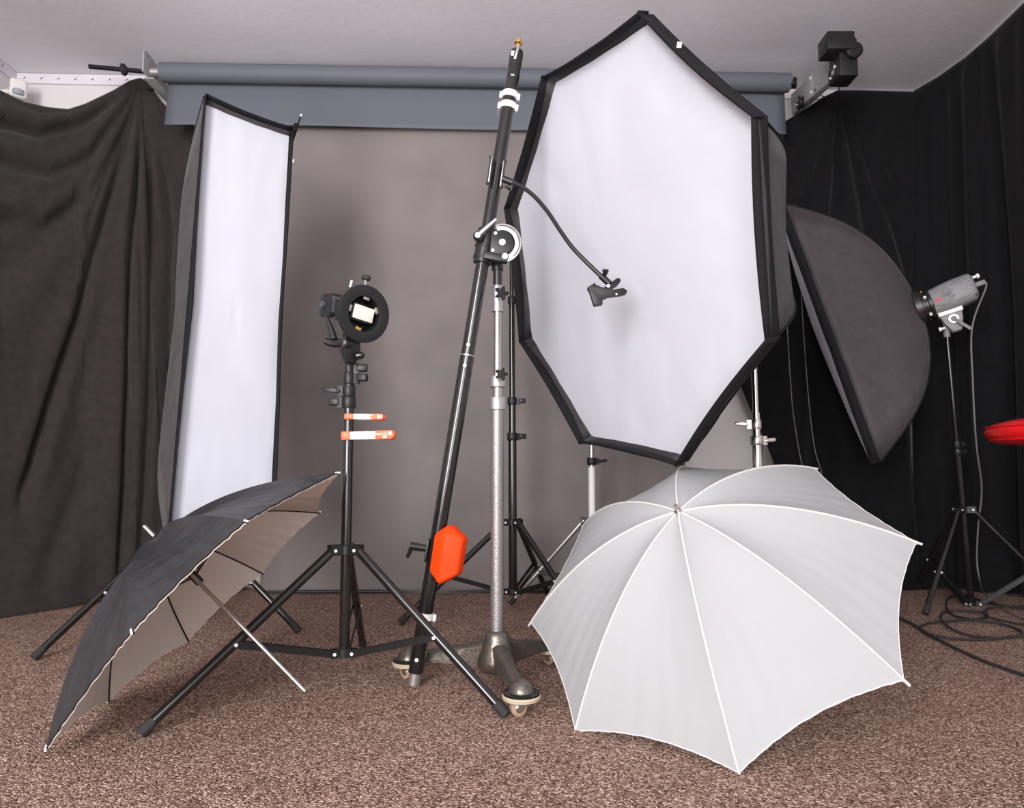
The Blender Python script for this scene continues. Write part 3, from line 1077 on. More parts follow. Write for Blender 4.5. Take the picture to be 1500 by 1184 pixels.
MB().tube(T6 - V((0, 0, .012)), T6 + V((0, 0, .055)), .013, n=16).build('stand_socket', 'strobe_grey', gs)

# power lead of the strobe
pl0 = bk - RAX * .03 + RUP * .004
lead = spline([pl0, pl0 - RAX * .004 - V((0, 0, .025)), atY(1424, 480, 2.78), atY(1425, 560, 2.80), atY(1430, 650, 2.84), atY(1438, 715, 2.92), atY(1433, 770, 2.95), atY(1431, 820, 2.98), atY(1435, 850, 3.0),
               atZ(1440, 866, .01), atZ(1458, 884, .006), atZ(1480, 898, .006), atZ(1520, 915, .006)], 8)
tag(MB().path(lead, .0034, 7).build('power_lead', 'cord_grey'), 'thin grey power lead hanging from the back of the strobe', 'cable')

# coiled cable on the carpet
coil = [(1250, 893), (1318, 906), (1372, 936), (1435, 966), (1500, 989), (1600, 1020)]
tag(MB().path(spline([atZ(x, y, .007) for x, y in coil]), .0052, 8).build('floor_cable', 'black_rubber'), 'thick black cable running straight across the carpet from under the white umbrella', 'cable')
coil2 = [(1560, 905), (1500, 892), (1450, 884), (1412, 872), (1392, 875), (1386, 888), (1396, 901), (1425, 908), (1465, 914), (1492, 923), (1494, 931),
         (1455, 935), (1412, 929), (1386, 916), (1378, 903), (1388, 896), (1420, 895), (1444, 899), (1441, 906), (1400, 909), (1362, 913), (1348, 920),
         (1364, 930), (1400, 936), (1440, 937), (1500, 931), (1560, 925)]
tag(MB().path(spline([atZ(x, y, .007 + .006 * (i % 3 == 1)) for i, (x, y) in enumerate(coil2)]), .0045, 8).build('floor_cable', 'black_rubber'), 'black cable lying in loose loops around the strobe stand', 'cable')
coil3 = [(1300, 857), (1360, 861), (1420, 864), (1470, 870), (1530, 880)]
tag(MB().path(spline([atZ(x, y, .006) for x, y in coil3]), .004, 8).build('floor_cable', 'black_rubber'), 'black cable along the hem of the drapes', 'cable')
coil4 = [(1560, 880), (1500, 888), (1462, 889), (1443, 895), (1446, 903), (1475, 911), (1520, 918), (1580, 922)]
tag(MB().path(spline([atZ(x, y, .015) for x, y in coil4]), .0042, 8).build('floor_cable', 'black_rubber'), 'black cable making one wide bend beside the loose loops', 'cable')

# thin cords hanging by the corner drape
tag(MB().path(spline([atY(1146, 186, 3.38), atY(1148, 360, 3.3), atY(1158, 560, 3.2), atY(1167, 640, 3.2), atY(1176, 690, 3.2), atY(1184, 760, 3.2), atZ(1190, 868, .004)]), .0022, 6).build('hanging_cord', 'cord_grey'),
    'thin pale cord hanging down in front of the corner drape', 'cord')
tag(MB().path(spline([atY(1166, 300, 3.30), atY(1172, 400, 3.27), atY(1178, 500, 3.24), atY(1186, 600, 3.22), atY(1194, 660, 3.2), atY(1205, 700, 3.2), atY(1215, 780, 3.2), atZ(1222, 866, .004)]), .002, 6).build('hanging_cord', 'cord_grey'),
    'thin dark cord hanging behind the tilted grey softbox', 'cord')

# ------------------------------------------------------------------ flash on its bracket
FN = V((.68, -.72, -.13)).normalized()
FX = V((0, 0, 1)).cross(FN).normalized()       # to the right as seen
if FX.x < 0:
    FX = -FX
FU = FX.cross(FN).normalized()
if FU.z < 0:
    FU = -FU
FC = atY(533, 460, 1.78)
fb = thing('flash_bracket', T1, 'black flash bracket with a round accessory ring and long handle on the stand', 'bracket')
MB().pipe(FC - FN * .005, FC + FN * .004, .046, .075, 48).build('ring_face', 'black_plastic', fb, bevel=.0015)
MB().pipe(FC - FN * .05, FC - FN * .004, .046, .050, 40).build('ring_barrel', 'black_plastic', fb)
MB().lathe(FC - FN * .052, FN, [(0, .049), (.003, .049)], n=32).build('back_plate', 'black_print', fb)
for k, (ang, m_) in enumerate(((1.45, 'steel'), (.35, 'steel'), (-1.85, 'brass'), (2.9, 'steel'))):
    d = FX * math.cos(ang) + FU * math.sin(ang)
    MB().box(FC + d * .042 - FN * .004, d * .005, d.cross(FN) * .009, FN * .003).build('spring_catch', m_, fb, bevel=.001)
kn = FC + FU * .075 + FX * .008 - FN * .02
MB().tube(kn - FU * .01, kn + FU * .018, .0032, n=10).build('knob_stem', 'chrome', fb)
MB().lathe(kn + FU * .016, FU + FX * .15, [(0, .010), (.002, .0125), (.010, .0125), (.012, .010)], n=18).build('lock_knob', 'black_rubber', fb)
MB().tube(FC + FU * .066 - FX * .030 - FN * .03, FC + FU * .084 - FX * .026 - FN * .03, .003, n=10).build('release_pin', 'white_metal', fb)
# neck down to the stand
sp = T1
nk = MB()
q = FC - FN * .034
nk.prism([(-.020, 0), (.020, 0), (.024, -.05), (.015, -.085), (-.012, -.085), (-.026, -.05)], q - FU * .045 - FX * .012, FX, FU, FN * .016)
nk.build('neck', 'black_plastic', fb, bevel=.005)
piv = atY(507, 503, 1.79)
MB().tube(sp - V((0, 0, .006)), sp + V((0, 0, .05)), .0135, n=20).build('stand_socket', 'black_satin', fb)
MB().tube(sp - V((0, 0, .010)), sp - V((0, 0, .005)), .012, n=20).build('brass_collar', 'brass', fb)
MB().lathe(piv + FX * .012, -FX, [(0, .014), (.01, .018), (.022, .018), (.028, .012)], n=22).build('tilt_joint', 'black_satin', fb)
hd = atY(497, 501, 1.775)
MB().path(spline([piv - FX * .012, atY(488, 503, 1.775), atY(476, 499, 1.77)], 5), .011, 10, lambda t: 1.1 - .25 * t).build('tilt_grip', 'black_plastic', fb)
MB().path([atY(489, 497, 1.772), atY(484, 480, 1.77), atY(477, 462, 1.768)], .0085, 10, lambda t: 1.25 - .75 * t).build('tilt_lever', 'black_plastic', fb)
MB().tube(piv - FX * .01, piv - FX * .016, .0135, n=18).build('joint_washer', 'aluminium', fb)
sk = atY(524, 522, 1.80)
MB().tube(sp + V((.008, -.002, .012)), sk, .004, n=10).lathe(sk - V((.006, 0, 0)), (1, -.2, .12), [(0, .004), (.004, .010), (.018, .0095), (.024, .005)], n=14).build('clamp_knob', 'black_gloss', fb)

fl = thing('speedlight_flash', FC - FN * .09 - V((0, 0, .05)), 'small black camera flash pushed through the round bracket ring', 'flash')
LC = FC - FN * .012 + FX * .004 + FU * .002
RX = (FX * .99 - FU * .14).normalized()
RU = RX.cross(FN).normalized()
if RU.z < 0:
    RU = -RU
MB().box(LC - FN * .045, RX * .034, RU * .024, FN * .045).build('flash_head', 'black_satin', fl, bevel=.004)
MB().box(LC + FN * .003, RX * .030, RU * .0185, FN * .003).build('fresnel_lens', 'fresnel', fl, bevel=.002)
BC = atY(487, 448, 1.87)
BA = V((-.55, .83, 0)).normalized()
BX = V((.83, .55, 0)).normalized()
fby = BC
MB().box(BC, FX * .026, FN * .034, FU * .031).build('flash_body', 'black_satin', fl, bevel=.004)
MB().box(BC + FX * .027 + FN * .012, FX * .002, FN * .013, FU * .016).build('side_panel', 'flash_screen', fl, bevel=.001)
MB().box(BC - FX * .004 + FN * .035, FX * .017, FN * .0015, FU * .022).build('display', 'flash_screen', fl, bevel=.001)
MB().box(BC + FU * .032 - FX * .004, FX * .012, FN * .010, FU * .0015).build('sensor_strip', 'red_print', fl)
MB().lathe(BC - FX * .026, -FX, [(0, .010), (.005, .010), (.006, .008)], n=16).build('side_dial', 'flash_screen', fl)
MB().bar(BC - FN * -.02, LC - FN * .06, .036, .036).build('swivel', 'black_plastic', fl, bevel=.004)


# ------------------------------------------------------------------ spring clamps on the stand post
def spring_clamp(c, l, w, label, dx):
    t = thing('spring_clamp', c, label, 'clamp', 'spring clamps on the flash stand')
    ex, ez = V((1, -.04, .025 if w > .018 else -.01)).normalized(), V((0, 0, 1))
    ey = V((0, -1, 0))
    # U-section metal jaws: two arms meeting at a pivot
    for sg in (-1, 1):
        p0_, p1_ = c + ey * .016 * sg + ex * (.014 - l * .03), c + ex * l * .62 + ey * .012 * sg
        MB().bar(p0_ - ex * 0, p1_, w * .86, .008).build('steel_arm', 'white_plastic', t, bevel=.002)
        MB().bar(c + ey * .017 * sg - ex * .012, c + ey * .016 * sg + ex * .012, w * .95, .011).build('jaw_pad', 'clamp_orange', t, bevel=.003)
        MB().prism([(0, -.5), (.8, -.5), (.95, -.36), (1, 0), (.95, .36), (.8, .5), (0, .5)], c + ey * .013 * sg + ex * l * .60, ex * l * .40, ez * w, ey * .006).build('grip', 'clamp_orange', t, bevel=.003)
    # raised white print on the front grip
    q = c + ey * .0195 + ex * l * .60
    for a, b, hw, hh in (((.10, .24, .13, .07), (.10, -.20, .13, .07), (.62, 0, .06, .32), (.84, 0, .05, .28)) if w < .018 else ((.18, .1, .16, .05), (.50, -.22, .10, .14), (.50, .12, .05, .06), (.78, .18, .07, .16))):
        MB().box(q + ex * (l * .40 * a) + ez * (w * b), ex * (l * .40 * hw), ey * .0004, ez * (w * hh)).build('grip_mark', 'white_plastic', t)
    MB().lathe(c + ex * l * .40 - ez * (w * .5), ez, [(0, .005), (w, .005)], n=12).build('pivot_pin', 'steel', t)
    return t


pz = lambda py: B1 + (T1 - B1) * ((zz(py, 1.83) - 0) / T1.z)
spring_clamp(pz(611) + V((.005, 0, 0)), .092, .0165, 'small orange and white spring clamp, the upper one on the flash stand post', 0)
spring_clamp(pz(639) + V((-.002, 0, 0)), .128, .024, 'bigger orange and white spring clamp, the lower one on the flash stand post', 0)

# ------------------------------------------------------------------ rolling stand
DC = V((-.040, 1.89, 0))
dy = thing('rolling_stand', DC, 'silver rolling column on a three armed cast base with casters', 'stand')
MB().lathe(DC + V((0, 0, .040)), (0, 0, 1), [(0, .040), (.012, .052), (.03, .052), (.085, .033), (.096, .031), (.100, .027), (.104, .022)], n=36).build('base_hub', 'cast_bronze', dy, sharp=60)
for k, cp in enumerate((V((.022, 1.672, 0)), V((-.281, 1.95, 0)), V((.115, 2.085, 0)))):
    d = (cp - DC)
    L_ = d.length
    d.normalize()
    s = V((-d.y, d.x, 0))
    mb = MB()
    secs = []
    for i in range(9):
        t = i / 8
        p = DC + d * (.02 + (L_ - .02) * t)
        z1 = .118 - .050 * t
        z0 = .050 - .004 * t + .006 * math.sin(PI * t)
        w = .021 - .006 * t
        secs.append([(p + s * (w * a) + V((0, 0, z))) for a, z in ((-1, z0), (-1.0, z1 - .008), (-.5, z1), (.5, z1), (1, z1 - .008), (1, z0))])
    vv = [p for sct in secs for p in sct]
    ff = [(i * 6 + j, i * 6 + (j + 1) % 6, (i + 1) * 6 + (j + 1) % 6, (i + 1) * 6 + j) for i in range(8) for j in range(6)]
    ff += [tuple(reversed(range(6))), tuple(range(48, 54))]
    mb.add(vv, ff).build('base_arm', 'cast_bronze', dy, sharp=50)
    ca = MB().lathe(cp + V((0, 0, .050)), (0, 0, 1), [(0, .030), (.006, .031), (.014, .029), (.024, .022), (.031, .012), (.034, .003)], n=30).build('caster', 'cast_bronze', dy, sharp=60)
    MB().lathe(cp + V((0, 0, .048)), (0, 0, 1), [(0, .040), (.002, .043), (.006, .043), (.008, .036)], n=36).build('bumper_ring', 'black_gloss', ca)
    MB().lathe(cp + V((0, 0, .037)), (0, 0, 1), [(0, .030), (.002, .044), (.009, .046), (.012, .043)], n=36).build('swivel_plate', 'caster_cream', ca)
    wd = V((.9, .42, 0)).normalized() if k == 0 else V((.75, -.6, 0)).normalized()   # rolling direction
    wa = V((-wd.y, wd.x, 0))
    wc = cp - wd * .008 + V((0, 0, .0205))
    MB().lathe(wc - wa * .009, wa, [(0, .015), (.002, .0195), (.009, .0205), (.016, .0195), (.018, .015)], n=30).build('wheel', 'caster_tan', ca)
    MB().lathe(wc - wa * .011, wa, [(0, .008), (.003, .012), (.019, .012), (.022, .008)], n=22).build('wheel_hub', 'steel', ca)
    for sg in (-1, 1):
        MB().bar(wc + wa * (.0125 * sg), wc + wa * (.0125 * sg) + wd * .012 + V((0, 0, .020)), .014, .0025, up=wd).build('fork', 'steel', ca)
zd = lambda py: zz(py, 1.89)
cx = V((DC.x, DC.y, 0))
cz = lambda z: cx + V((0, 0, z))
MB().tube(cz(.12), cz(zd(600)), .0178, n=28).build('column', 'hammered_grey', dy)
MB().lathe(cz(zd(601)), (0, 0, 1), [(0, .0205), (.002, .022), (.032, .022), (.035, .0205)], n=28).build('column_collar', 'aluminium', dy)
MB().tube(cz(zd(585)), cz(zd(550)), .0125, n=24).build('inner_tube', 'chrome', dy)
cl = MB().lathe(cz(zd(568)), (0, 0, 1), [(0, .0195), (.002, .021), (.028, .021), (.031, .0195)], n=28).build('column_collar', 'aluminium', dy)


def star(p, ax_, r, parent):
    pts = []
    for i in range(30):
        a = 2 * PI * i / 30
        rr = r * (.72 + .28 * math.cos(5 * a))
        pts.append((rr * math.cos(a), rr * math.sin(a)))
    x, y, a_ = frame(ax_)
    MB().prism(pts, p, x, y, a_ * .006).tube(p - a_ * .022, p, .0045, n=10).build('star_knob', 'black_plastic', parent, bevel=.0015)


star(cz(zd(551)) + V((.012, -.040, 0)), V((.35, -.9, .1)), .019, cl)
MB().tube(cz(zd(552)), cz(zd(455)), .0105, n=24).build('inner_tube', 'chrome', dy)
cl = MB().lathe(cz(zd(457)), (0, 0, 1), [(0, .0165), (.003, .017), (.004, .0145), (.068, .0145), (.069, .017), (.072, .0165)], n=28).build('upper_sleeve', 'aluminium', dy)
star(cz(zd(434)) + V((.012, -.036, 0)), V((.35, -.9, .1)), .021, cl)
MB().tube(cz(zd(420)), cz(zd(388)), .0125, n=24).build('top_spigot', 'black_satin', dy)

# ------------------------------------------------------------------ boom arm
b_lo = atZ(606, 1003, .006)
b_hi = atY(758, 72, 1.862)
bax = (b_hi - b_lo).normalized()
BL = (b_hi - b_lo).length
bm_ = thing('boom_arm', b_lo, 'long black boom pole leaning through the pivot head, its foot on the carpet', 'boom')


def bp(py):
    """point of the boom at image row py"""
    lo, hi = 0.0, 1.0
    for _ in range(40):
        t = (lo + hi) / 2
        p = b_lo + bax * (BL * t)
        Z, Y = p.z - CAMH, p.y
        row = 592 - FPX * (Z * _c - Y * _s) / (Y * _c + Z * _s)
        if row > py:
            lo = t
        else:
            hi = t
    return b_lo + bax * (BL * t)


bx_ = bax.cross(V((0, 1, 0))).normalized()
if bx_.x < 0:
    bx_ = -bx_
bfw = bx_.cross(bax).normalized()
if bfw.y > 0:
    bfw = -bfw
MB().pipe(b_lo, bp(982), .012, .0160, 28).build('pole_tip', 'aluminium', bm_)
MB().tube(bp(985), bp(521), .0195, n=32).build('lower_tube', 'black_gloss', bm_)
MB().tube(bp(521.8), bp(520.2), .0198, n=32).build('joint_line', 'steel', bm_)
MB().tube(bp(520), bp(95), .0180, n=32).build('upper_tube', 'black_gloss', bm_)
BL0 = (bp(72.5) - bp(98)).length
MB().lathe(bp(98), bax, [(0, .0185), (BL0 - .016, .0190), (BL0 - .006, .0175), (BL0, .011)], n=30).build('end_cap', 'black_satin', bm_)
for py in (507, 537, 964):
    MB().lathe(bp(py) + bfw * (.018 if py < 520 else .0190) - bx_ * .001, bfw, [(0, .005), (.003, .005), (.004, .003)], n=12).build('rivet', 'white_metal', bm_)
tp_ = bp(74)
MB().lathe(bp(74), bax, [(0, .007), (.018, .007), (.020, .0115), (.025, .0115), (.027, .006), (.034, .006)], n=20).build('brass_spigot', 'brass', bm_)
MB().bar(bp(72) + bfw * .020 + bx_ * .004, bp(93) + bfw * .021 - bx_ * .001, .007, .004, up=bx_).build('clamp_lever', 'aluminium', bm_, bevel=.001)
MB().box(bp(84) + bfw * .0165 - bx_ * .010, bx_ * .004, bax * .007, bfw * .002).build('sticker', 'white_plastic', bm_)
MB().box(bp(115) + bfw * .0185, bx_ * .005, bax * .0025, bfw * .0008).build('scale_mark', 'aluminium', bm_)

# pivot head
ph = thing('pivot_head', cz(zd(392)), 'black pivot head with a silver arc plate joining boom and column', 'clamp')
hc0 = bp(383)
MB().tube(bp(386), bp(337), .0265, n=30).build('pole_sleeve', 'black_satin', ph)
for py in (343, 362, 378):
    MB().pipe(bp(py + 2.2), bp(py - 2.2), .0262, .0282, 30).build('sleeve_rib', 'black_plastic', ph)
PCN = atY(736, 357, 1.845)
pf_ = V((0, -1, 0))
px_, pu_ = V((1, 0, 0)), V((0, 0, 1))
dsc = [(.031 * math.cos(a), .033 * math.sin(a)) for a in [(-110 + 220 * k / 24) * PI / 180 for k in range(25)]]
dsc = dsc + [(-.030, .036), (-.034, -.034)]
MB().prism(dsc, PCN, px_, pu_, pf_ * .011).build('pivot_plate', 'black_plastic', ph, bevel=.002)
arc = []
for k in range(29):
    a = (112 - 190 * k / 28) * PI / 180
    arc.append((.052 * math.cos(a) * 1.0, .054 * math.sin(a)))
arci = [(.034 * math.cos(a), .036 * math.sin(a)) for a in [(-78 + 190 * k / 28) * PI / 180 for k in range(29)]]
MB().prism(arc + arci, PCN + pf_ * .004, px_, pu_, pf_ * .003).build('arc_plate', 'aluminium', ph, bevel=.001)
slot_o = [(.0475 * math.cos(a), .0490 * math.sin(a)) for a in [(100 - 150 * k / 24) * PI / 180 for k in range(25)]]
slot_i = [(.0450 * math.cos(a), .0465 * math.sin(a)) for a in [(-50 + 150 * k / 24) * PI / 180 for k in range(25)]]
MB().prism(slot_o + slot_i, PCN + pf_ * .0072, px_, pu_, pf_ * .0004).build('arc_slot', 'black_print', ph)
MB().lathe(PCN + pf_ * .010, pf_, [(0, .009), (.004, .009), (.006, .007)], n=20).build('pivot_bolt', 'white_metal', ph)
for (px, py) in ((726, 342), (722, 367)):
    MB().lathe(atY(px, py, 1.834), pf_, [(0, .0045), (.003, .0045), (.004, .003)], n=10).build('screw', 'white_metal', ph)
lo_ = atY(740, 376, 1.83)
MB().lathe(lo_ + V((0, .012, 0)), pf_, [(0, .010), (.014, .010), (.016, .008)], n=18).lathe(lo_ - pf_ * .0, pf_, [(0, .0075), (.007, .0075)], n=16).build('lock_bolt', 'aluminium', ph)
MB().bar(atY(708, 374, 1.845), atY(744, 381, 1.845), .022, .024).build('lower_bracket', 'black_plastic', ph, bevel=.004)
lv0, lv1 = atY(700, 345, 1.822), atY(727, 321, 1.812)
MB().lathe(lv0 + V((0, .018, 0)), pf_, [(0, .013), (.016, .013), (.020, .010)], n=22).build('lever_hub', 'black_gloss', ph)
MB().lathe(lv0 - V((0, .002, 0)), pf_, [(0, .0075), (.003, .0075), (.004, .005)], n=18).build('lever_cap', 'white_metal', ph)
MB().path([lv0, (lv0 + lv1) / 2, lv1], .0072, 10, lambda t: 1.0 - .38 * t).build('lock_lever', 'aluminium', ph)
MB().tube(cz(zd(396)), cz(zd(380)), .0165, n=24).build('socket', 'black_satin', ph)


# white plastic cable clips on the boom
def cable_clip(py, r, label, flip=1, wire=True):
    p = bp(py)
    t = thing('cable_clip', p - bax * .008, label, 'clip', 'white cable clips on the boom')
    mb = MB()
    n = 26
    vv, ff = [], []
    a0, a1 = math.radians(-205), math.radians(25)
    for i in range(n):
        a = a0 + (a1 - a0) * i / (n - 1)
        d = bx_ * math.cos(a) - bfw * math.sin(a)
        for rr, hh in ((r, -.0085), (r, .0085), (r + .0035, .0085), (r + .0035, -.0085)):
            vv.append(p + d * rr + bax * hh)
    for i in range(n - 1):
        for k in range(4):
            ff.append((i * 4 + k, i * 4 + (k + 1) % 4, (i + 1) * 4 + (k + 1) % 4, (i + 1) * 4 + k))
    ff += [(0, 1, 2, 3), tuple((n - 1) * 4 + k for k in (3, 2, 1, 0))]
    mb.add(vv, ff).build('clip_band', 'white_plastic', t)
    for sg in (-1, 1):
        MB().box(p + bx_ * (sg * (r + .006)) - bax * .002, bx_ * .0045, bfw * .006, bax * .009).build('clip_ear', 'white_plastic', t, bevel=.002)
    if wire:
        MB().tube(p - bx_ * (flip * (r + .007)) - bax * .03, p - bx_ * (flip * (r + .007)), .0016, n=6).build('cable_end', 'cord_grey', t)
    return t


cable_clip(140, .0185, 'white plastic cable clip, the upper of the pair near the boom tip', 1)
c2 = cable_clip(156, .0185, 'white plastic cable clip, the lower of the pair near the boom tip', 1)
cable_clip(902, .0200, 'white plastic cable clip near the foot of the boom', -1)

# orange counterweight
cw_c = bp(808)
cw = thing('counterweight', bp(850), 'bright orange faceted counterweight clamped to the boom', 'weight')
wc_ = cw_c + bx_ * .030 + bfw * .024
wr_ = (bx_ * .93 + bfw * .35).normalized()
wf = (bfw * .93 - bx_ * .35).normalized()
oh, ow = .078, .043
outl = [(-ow, .045), (-.004, oh), (ow * .98, .050), (ow, -.043), (.0, -oh), (-ow, -.046)]
mb = MB()
vv = []
for (a, b) in outl:
    vv.append(wc_ + wr_ * a + bax * b + wf * (.004))
for (a, b) in outl:
    vv.append(wc_ + wr_ * a + bax * b - wf * .034)
vv.append(wc_ + bax * (oh - .024) + wf * .026)
vv.append(wc_ - bax * (oh - .004) + wf * .020)
T, Bt = 12, 13
ff = [(0, 1, T), (1, 2, T), (2, 3, Bt, T), (3, 4, Bt), (4, 5, Bt), (5, 0, T, Bt)]
ff += [tuple(range(11, 5, -1))] + [(i, (i + 1) % 6, 6 + (i + 1) % 6, 6 + i) for i in range(6)]
mb.add(vv, ff).build('weight_block', 'orange', cw, bevel=.005, seg=3, sharp=25)
MB().box(cw_c - bx_ * .022 + bfw * .002, bx_ * .003, bfw * .014, bax * .030).build('clamp_plate', 'black_plastic', cw, bevel=.001)
h0 = cw_c - bx_ * .024 + bax * .004
hk = MB().tube(h0, h0 - bx_ * .045, .0095, .0115, n=18).build('clamp_screw', 'black_gloss', cw)
MB().path([h0 - bx_ * .040, h0 - bx_ * .048 - bax * .032], .0075, 10, lambda t: 1 - .4 * t).build('handle', 'black_gloss', cw)

# gooseneck clip arm
ga = thing('gooseneck_clip', atY(742, 268, 1.83), 'black gooseneck arm with a spring clip at its end, fixed to the boom', 'clip arm')
for px0, py0, px1, py1, off in ((721, 231, 716, 268, -1), (738, 237, 733, 274, 1)):
    p0_, p1_ = atY(px0, py0, 1.838), atY(px1, py1, 1.838)
    MB().bar(p0_, p1_, .016, .0035, up=(0, 1, 0)).build('clamp_bar', 'aluminium', ga, bevel=.001)
    MB().bar(p0_ + V((.004 * off, .004, 0)), p1_ + V((.004 * off, .004, 0)), .018, .004, up=(0, 1, 0)).build('bar_backing', 'black_plastic', ga)
    for p in (p0_, p1_):
        MB().lathe(p, V((off, 0, 0)), [(0, .005), (.006, .005), (.008, .003)], n=10).build('bar_bolt', 'black_plastic', ga)
MB().tube(atY(736, 262, 1.835), atY(752, 268, 1.83), .0095, n=16).build('arm_socket', 'black_satin', ga)
MB().lathe(atY(740, 273, 1.832), (.9, -.2, -.3), [(0, .004), (.008, .004), (.009, .008), (.018, .008)], n=12).build('set_screw', 'black_gloss', ga)
gpts = [atY(748, 266, 1.83), atY(765, 274, 1.815), atY(783, 288, 1.80), atY(802, 310, 1.78), atY(820, 337, 1.76), atY(838, 362, 1.745), atY(860, 385, 1.735), atY(882, 406, 1.73)]
gp = spline(gpts, 14)
MB().path(gp, .0056, 12).build('gooseneck', 'black_satin', ga)
k0, k1 = atY(880, 404, 1.73), atY(893, 416, 1.728)
MB().tube(k0, k1, .0085, n=16).build('clip_ferrule', 'black_plastic', ga)
MB().lathe(atY(886, 404, 1.722), (.1, -.4, .9), [(0, .004), (.006, .006), (.010, .008), (.016, .008)], n=12).build('wing_screw', 'black_plastic', ga)
Yc = 1.722
pq = lambda x, y, d=0.0: atY(x, y, Yc + d)
fr = (pq(870, 430) + pq(905, 430)) / 2
ex_ = V((1, 0, 0))
ez_ = V((0, 0, 1))
sc1 = Yc / FPX * 1.0


def clip_poly(pts, d0, d1, name, m):
    c = pq(890, 428)
    out = [((pq(x, y) - c).x, (pq(x, y) - c).z) for x, y in pts]
    return MB().prism(out, c + V((0, (d0 + d1) / 2, 0)), ex_, ez_, V((0, (d1 - d0) / 2, 0))).build(name, m, ga, bevel=.0012)


clip_poly([(861, 421), (875, 419), (880, 422), (893, 424), (896, 421), (896, 426), (912, 423), (918, 427), (917, 431), (912, 433), (890, 436), (882, 440), (882, 447), (870, 449)], -.010, .010, 'front_jaw', 'black_plastic')
clip_poly([(861, 420), (872, 413), (876, 421), (884, 421), (892, 415), (905, 406), (909, 407), (910, 411), (905, 417), (897, 422), (890, 426), (862, 424)], .006, .024, 'rear_jaw', 'black_plastic')
MB().lathe(pq(891, 419, -.010), pf_, [(0, .0045), (.002, .0045), (.003, .003)], n=14).build('pivot_rivet', 'white_metal', ga)
MB().lathe(pq(903, 431, -.010), pf_, [(0, .0025), (.001, .0025)], n=12).build('handle_rivet', 'white_metal', ga)


# ------------------------------------------------------------------ umbrellas
def umbrella(th, C, axis, e1, R, d, tips, shaft_in, shaft_out, mout, mrib, lining=None, scallop=.075, tiplen=.03, mtip='umbrella_seam', seam=None, shaft_r=.0042, mshaft='chrome', shaft_end=None):
    C, axis = V(C), V(axis).normalized()
    apex = C + axis * d
    n = len(tips)
    tips = [V(t) for t in tips]

    def rib(i, t):
        tip = tips[i % n]
        # circular-ish profile: radial t, height 1 - t^2 softened
        rad = tip - C
        h = rad.dot(axis)
        rad = rad - axis * h
        k = 1 - t ** 1.9
        return C + rad * t + axis * (d * k + h * (1 - k))

    for i in range(n):
        def pf(u, v):
            t = .02 + .98 * v
            a, b = rib(i, t), rib(i + 1, t)
            p = a * (1 - u) + b * u
            bow = 4 * u * (1 - u)
            p += (apex - p) * (scallop * bow * t ** 3.0)
            # taut fabric: slightly flattened between the ribs
            p -= axis * (.018 * bow * math.sin(PI * t))
            p += axis * (.0022 * math.sin(u * 38 + 3 * math.sin(v * 4 + i)) * bow * t ** 2 * .5)
            ed_ = math.exp(-(u / .22) ** 2) + math.exp(-((1 - u) / .22) ** 2)
            p += axis * (.0030 * ed_ * bow ** .5 * smooth(.35, 1.0, v) * math.sin(u * 75 / (.25 + .75 * v) + i * 1.7))
            return p
        pn = MB().grid(pf, 32, 24).build('canopy_panel', mout, th, sharp=180)
        if lining:
            MB().grid(lambda u, v: pf(u, v) - axis * .004, 32, 24).build('panel_lining', lining, pn, sharp=180)
        rp_ = [rib(i, .03 + .97 * k / 24) - axis * .005 for k in range(25)]
        rb2 = MB().path(rp_, .0024, 6).build('rib', mrib, th)
        dr = (rib(i, 1.0) - rib(i, .93)).normalized()
        MB().tube(tips[i] - dr * .006, tips[i] + dr * tiplen, .0021 if lining else .0030, n=8).build('rib_tip', mtip, rb2)
        if seam:
            MB().path([rib(i, .02 + .98 * k / 30) + axis * .0006 for k in range(31)], .0027, 6).build('seam', seam, th)
        # hem
        MB().path([pf(k / 32, 1.0) for k in range(33)], .0013, 5).build('hem', seam or mrib, pn)
    # stretchers to the runner
    runner = C + axis * (d * .30)
    for i in range(n):
        MB().tube(runner, rib(i, .5) - axis * .006, .0018, n=6).build('stretcher', mrib if mrib != 'umbrella_seam' else 'white_metal', th)
    MB().lathe(runner - axis * .02, axis, [(0, .008), (.004, .010), (.03, .010), (.034, .007)], n=16).build('runner', 'black_plastic' if lining else 'white_plastic', th)
    if shaft_end is not None:
        se = V(shaft_end)
        MB().tube(se, apex + (apex - se).normalized() * shaft_out, shaft_r, n=14).build('shaft', mshaft, th)
    else:
        MB().tube(C - axis * shaft_in, apex + axis * shaft_out, shaft_r, n=14).build('shaft', mshaft, th)
    MB().lathe(apex - axis * .004, axis, [(0, .013), (.003, .012), (.008, .008), (.012, .006)], n=20).build('crown_cap', 'steel' if not lining else 'black_plastic', th)


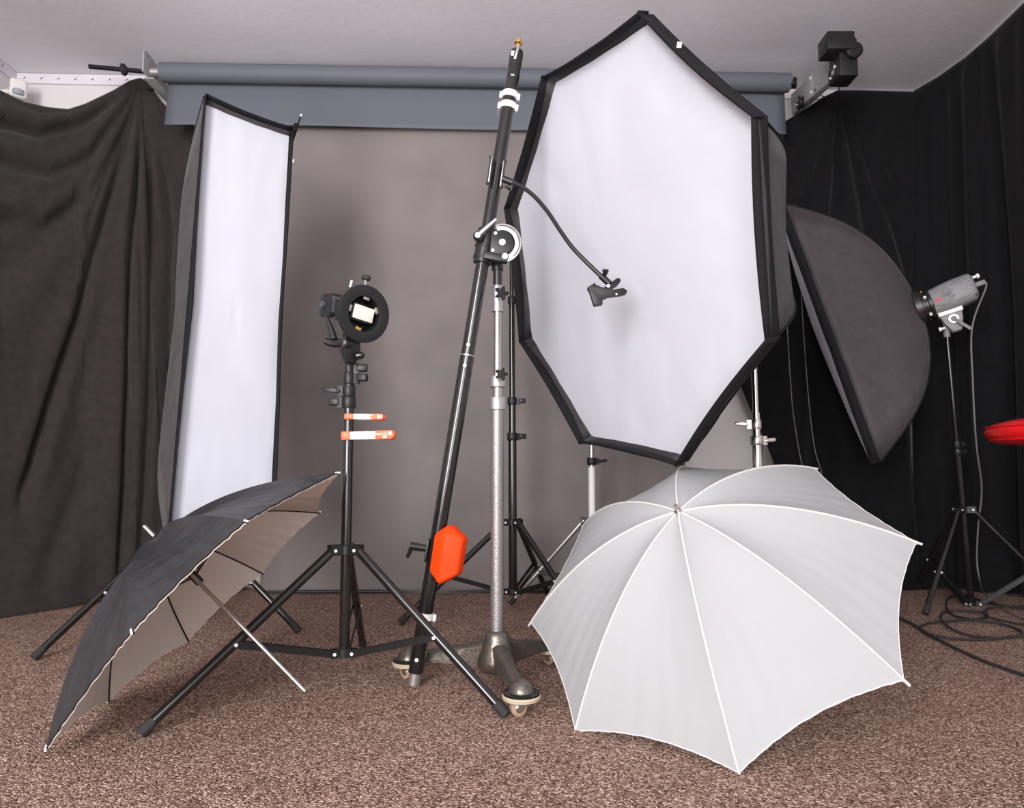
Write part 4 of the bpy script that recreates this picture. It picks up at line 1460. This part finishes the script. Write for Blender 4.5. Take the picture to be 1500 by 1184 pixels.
WC = V((.481, 1.744, .284))
WA = V((-.398, -.515, .759)).normalized()
WE = V((-.911, .323, -.258))
WE = (WE - WA * WE.dot(WA)).normalized()
WF = WA.cross(WE)
wt = [WC + (WE * math.cos(a) + WF * math.sin(a)) * .473 + WA * o for a, o in [(k * PI / 4, 0) for k in range(8)]]
um = thing('white_umbrella', (.45, 1.55, 0), 'big white translucent photo umbrella lying open on the carpet', 'umbrella')
umbrella(um, WC, WA, WE, .473, .248, wt, .23, .022, 'umbrella_white', 'white_metal', None, scallop=.044, tiplen=.014, seam='umbrella_seam')

KC = V((-.709, 1.675, .277))
KA = V((-.717, -.03, .697)).normalized()
kt = [(-0.42, 1.688, 0.552), (-0.552, 2.009, 0.437), (-0.734, 2.079, 0.255), (-0.9, 1.982, 0.085), (-0.991, 1.762, -0.004), (-0.925, 1.436, 0.010),
      (-0.678, 1.271, 0.275), (-0.519, 1.374, 0.462)]
kt = [V(t) + V((0, 0, .009)) for t in kt]
ku = thing('black_umbrella', (-.95, 1.6, 0), 'black reflective photo umbrella with pale lining resting tilted on its rim', 'umbrella')
umbrella(ku, KC, KA, None, .405, .185, kt, .318, .045, 'umbrella_black', 'black_satin', 'umbrella_lining', scallop=.05, tiplen=.006, mtip='white_metal', shaft_r=.0045, mshaft='steel', shaft_end=atY(447, 1013, 1.60))

# ------------------------------------------------------------------ red padded seat at the right edge
rs = thing('padded_stool', (1.70, 2.0, 0), 'glossy red padded round seat with piped seams in front of the side drape', 'stool')
sc0 = V((1.70, 2.0, .640))
MB().lathe(sc0, (0, 0, 1), [(0, .20), (.004, .25), (.018, .277), (.036, .286), (.05, .281), (.062, .262), (.074, .22), (.082, .15), (.085, .05)], n=48).build('cushion', 'red_vinyl', rs, sharp=60)
for z_, r_ in ((.053, .281), (.014, .272)):
    MB().path([sc0 + V((r_ * math.cos(a), r_ * math.sin(a), z_)) for a in [2 * PI * k / 60 for k in range(61)]], .003, 6).build('piping', 'red_vinyl', rs)
MB().tube((1.70, 2.0, .02), (1.70, 2.0, .645), .022, n=20).build('pedestal', 'chrome', rs)
MB().lathe((1.70, 2.0, 0), (0, 0, 1), [(0, .17), (.008, .17), (.02, .12), (.03, .03)], n=40).build('base', 'chrome', rs)
bt = sc0 + V((-.262, -.06, -.006))
MB().tube(bt + V((0, 0, .024)), bt, .0022, n=6).lathe(bt + V((0, 0, -.014)), (0, 0, 1), [(0, .005), (.008, .006), (.016, .002)], n=10).build('tag', 'blue_plastic', rs)
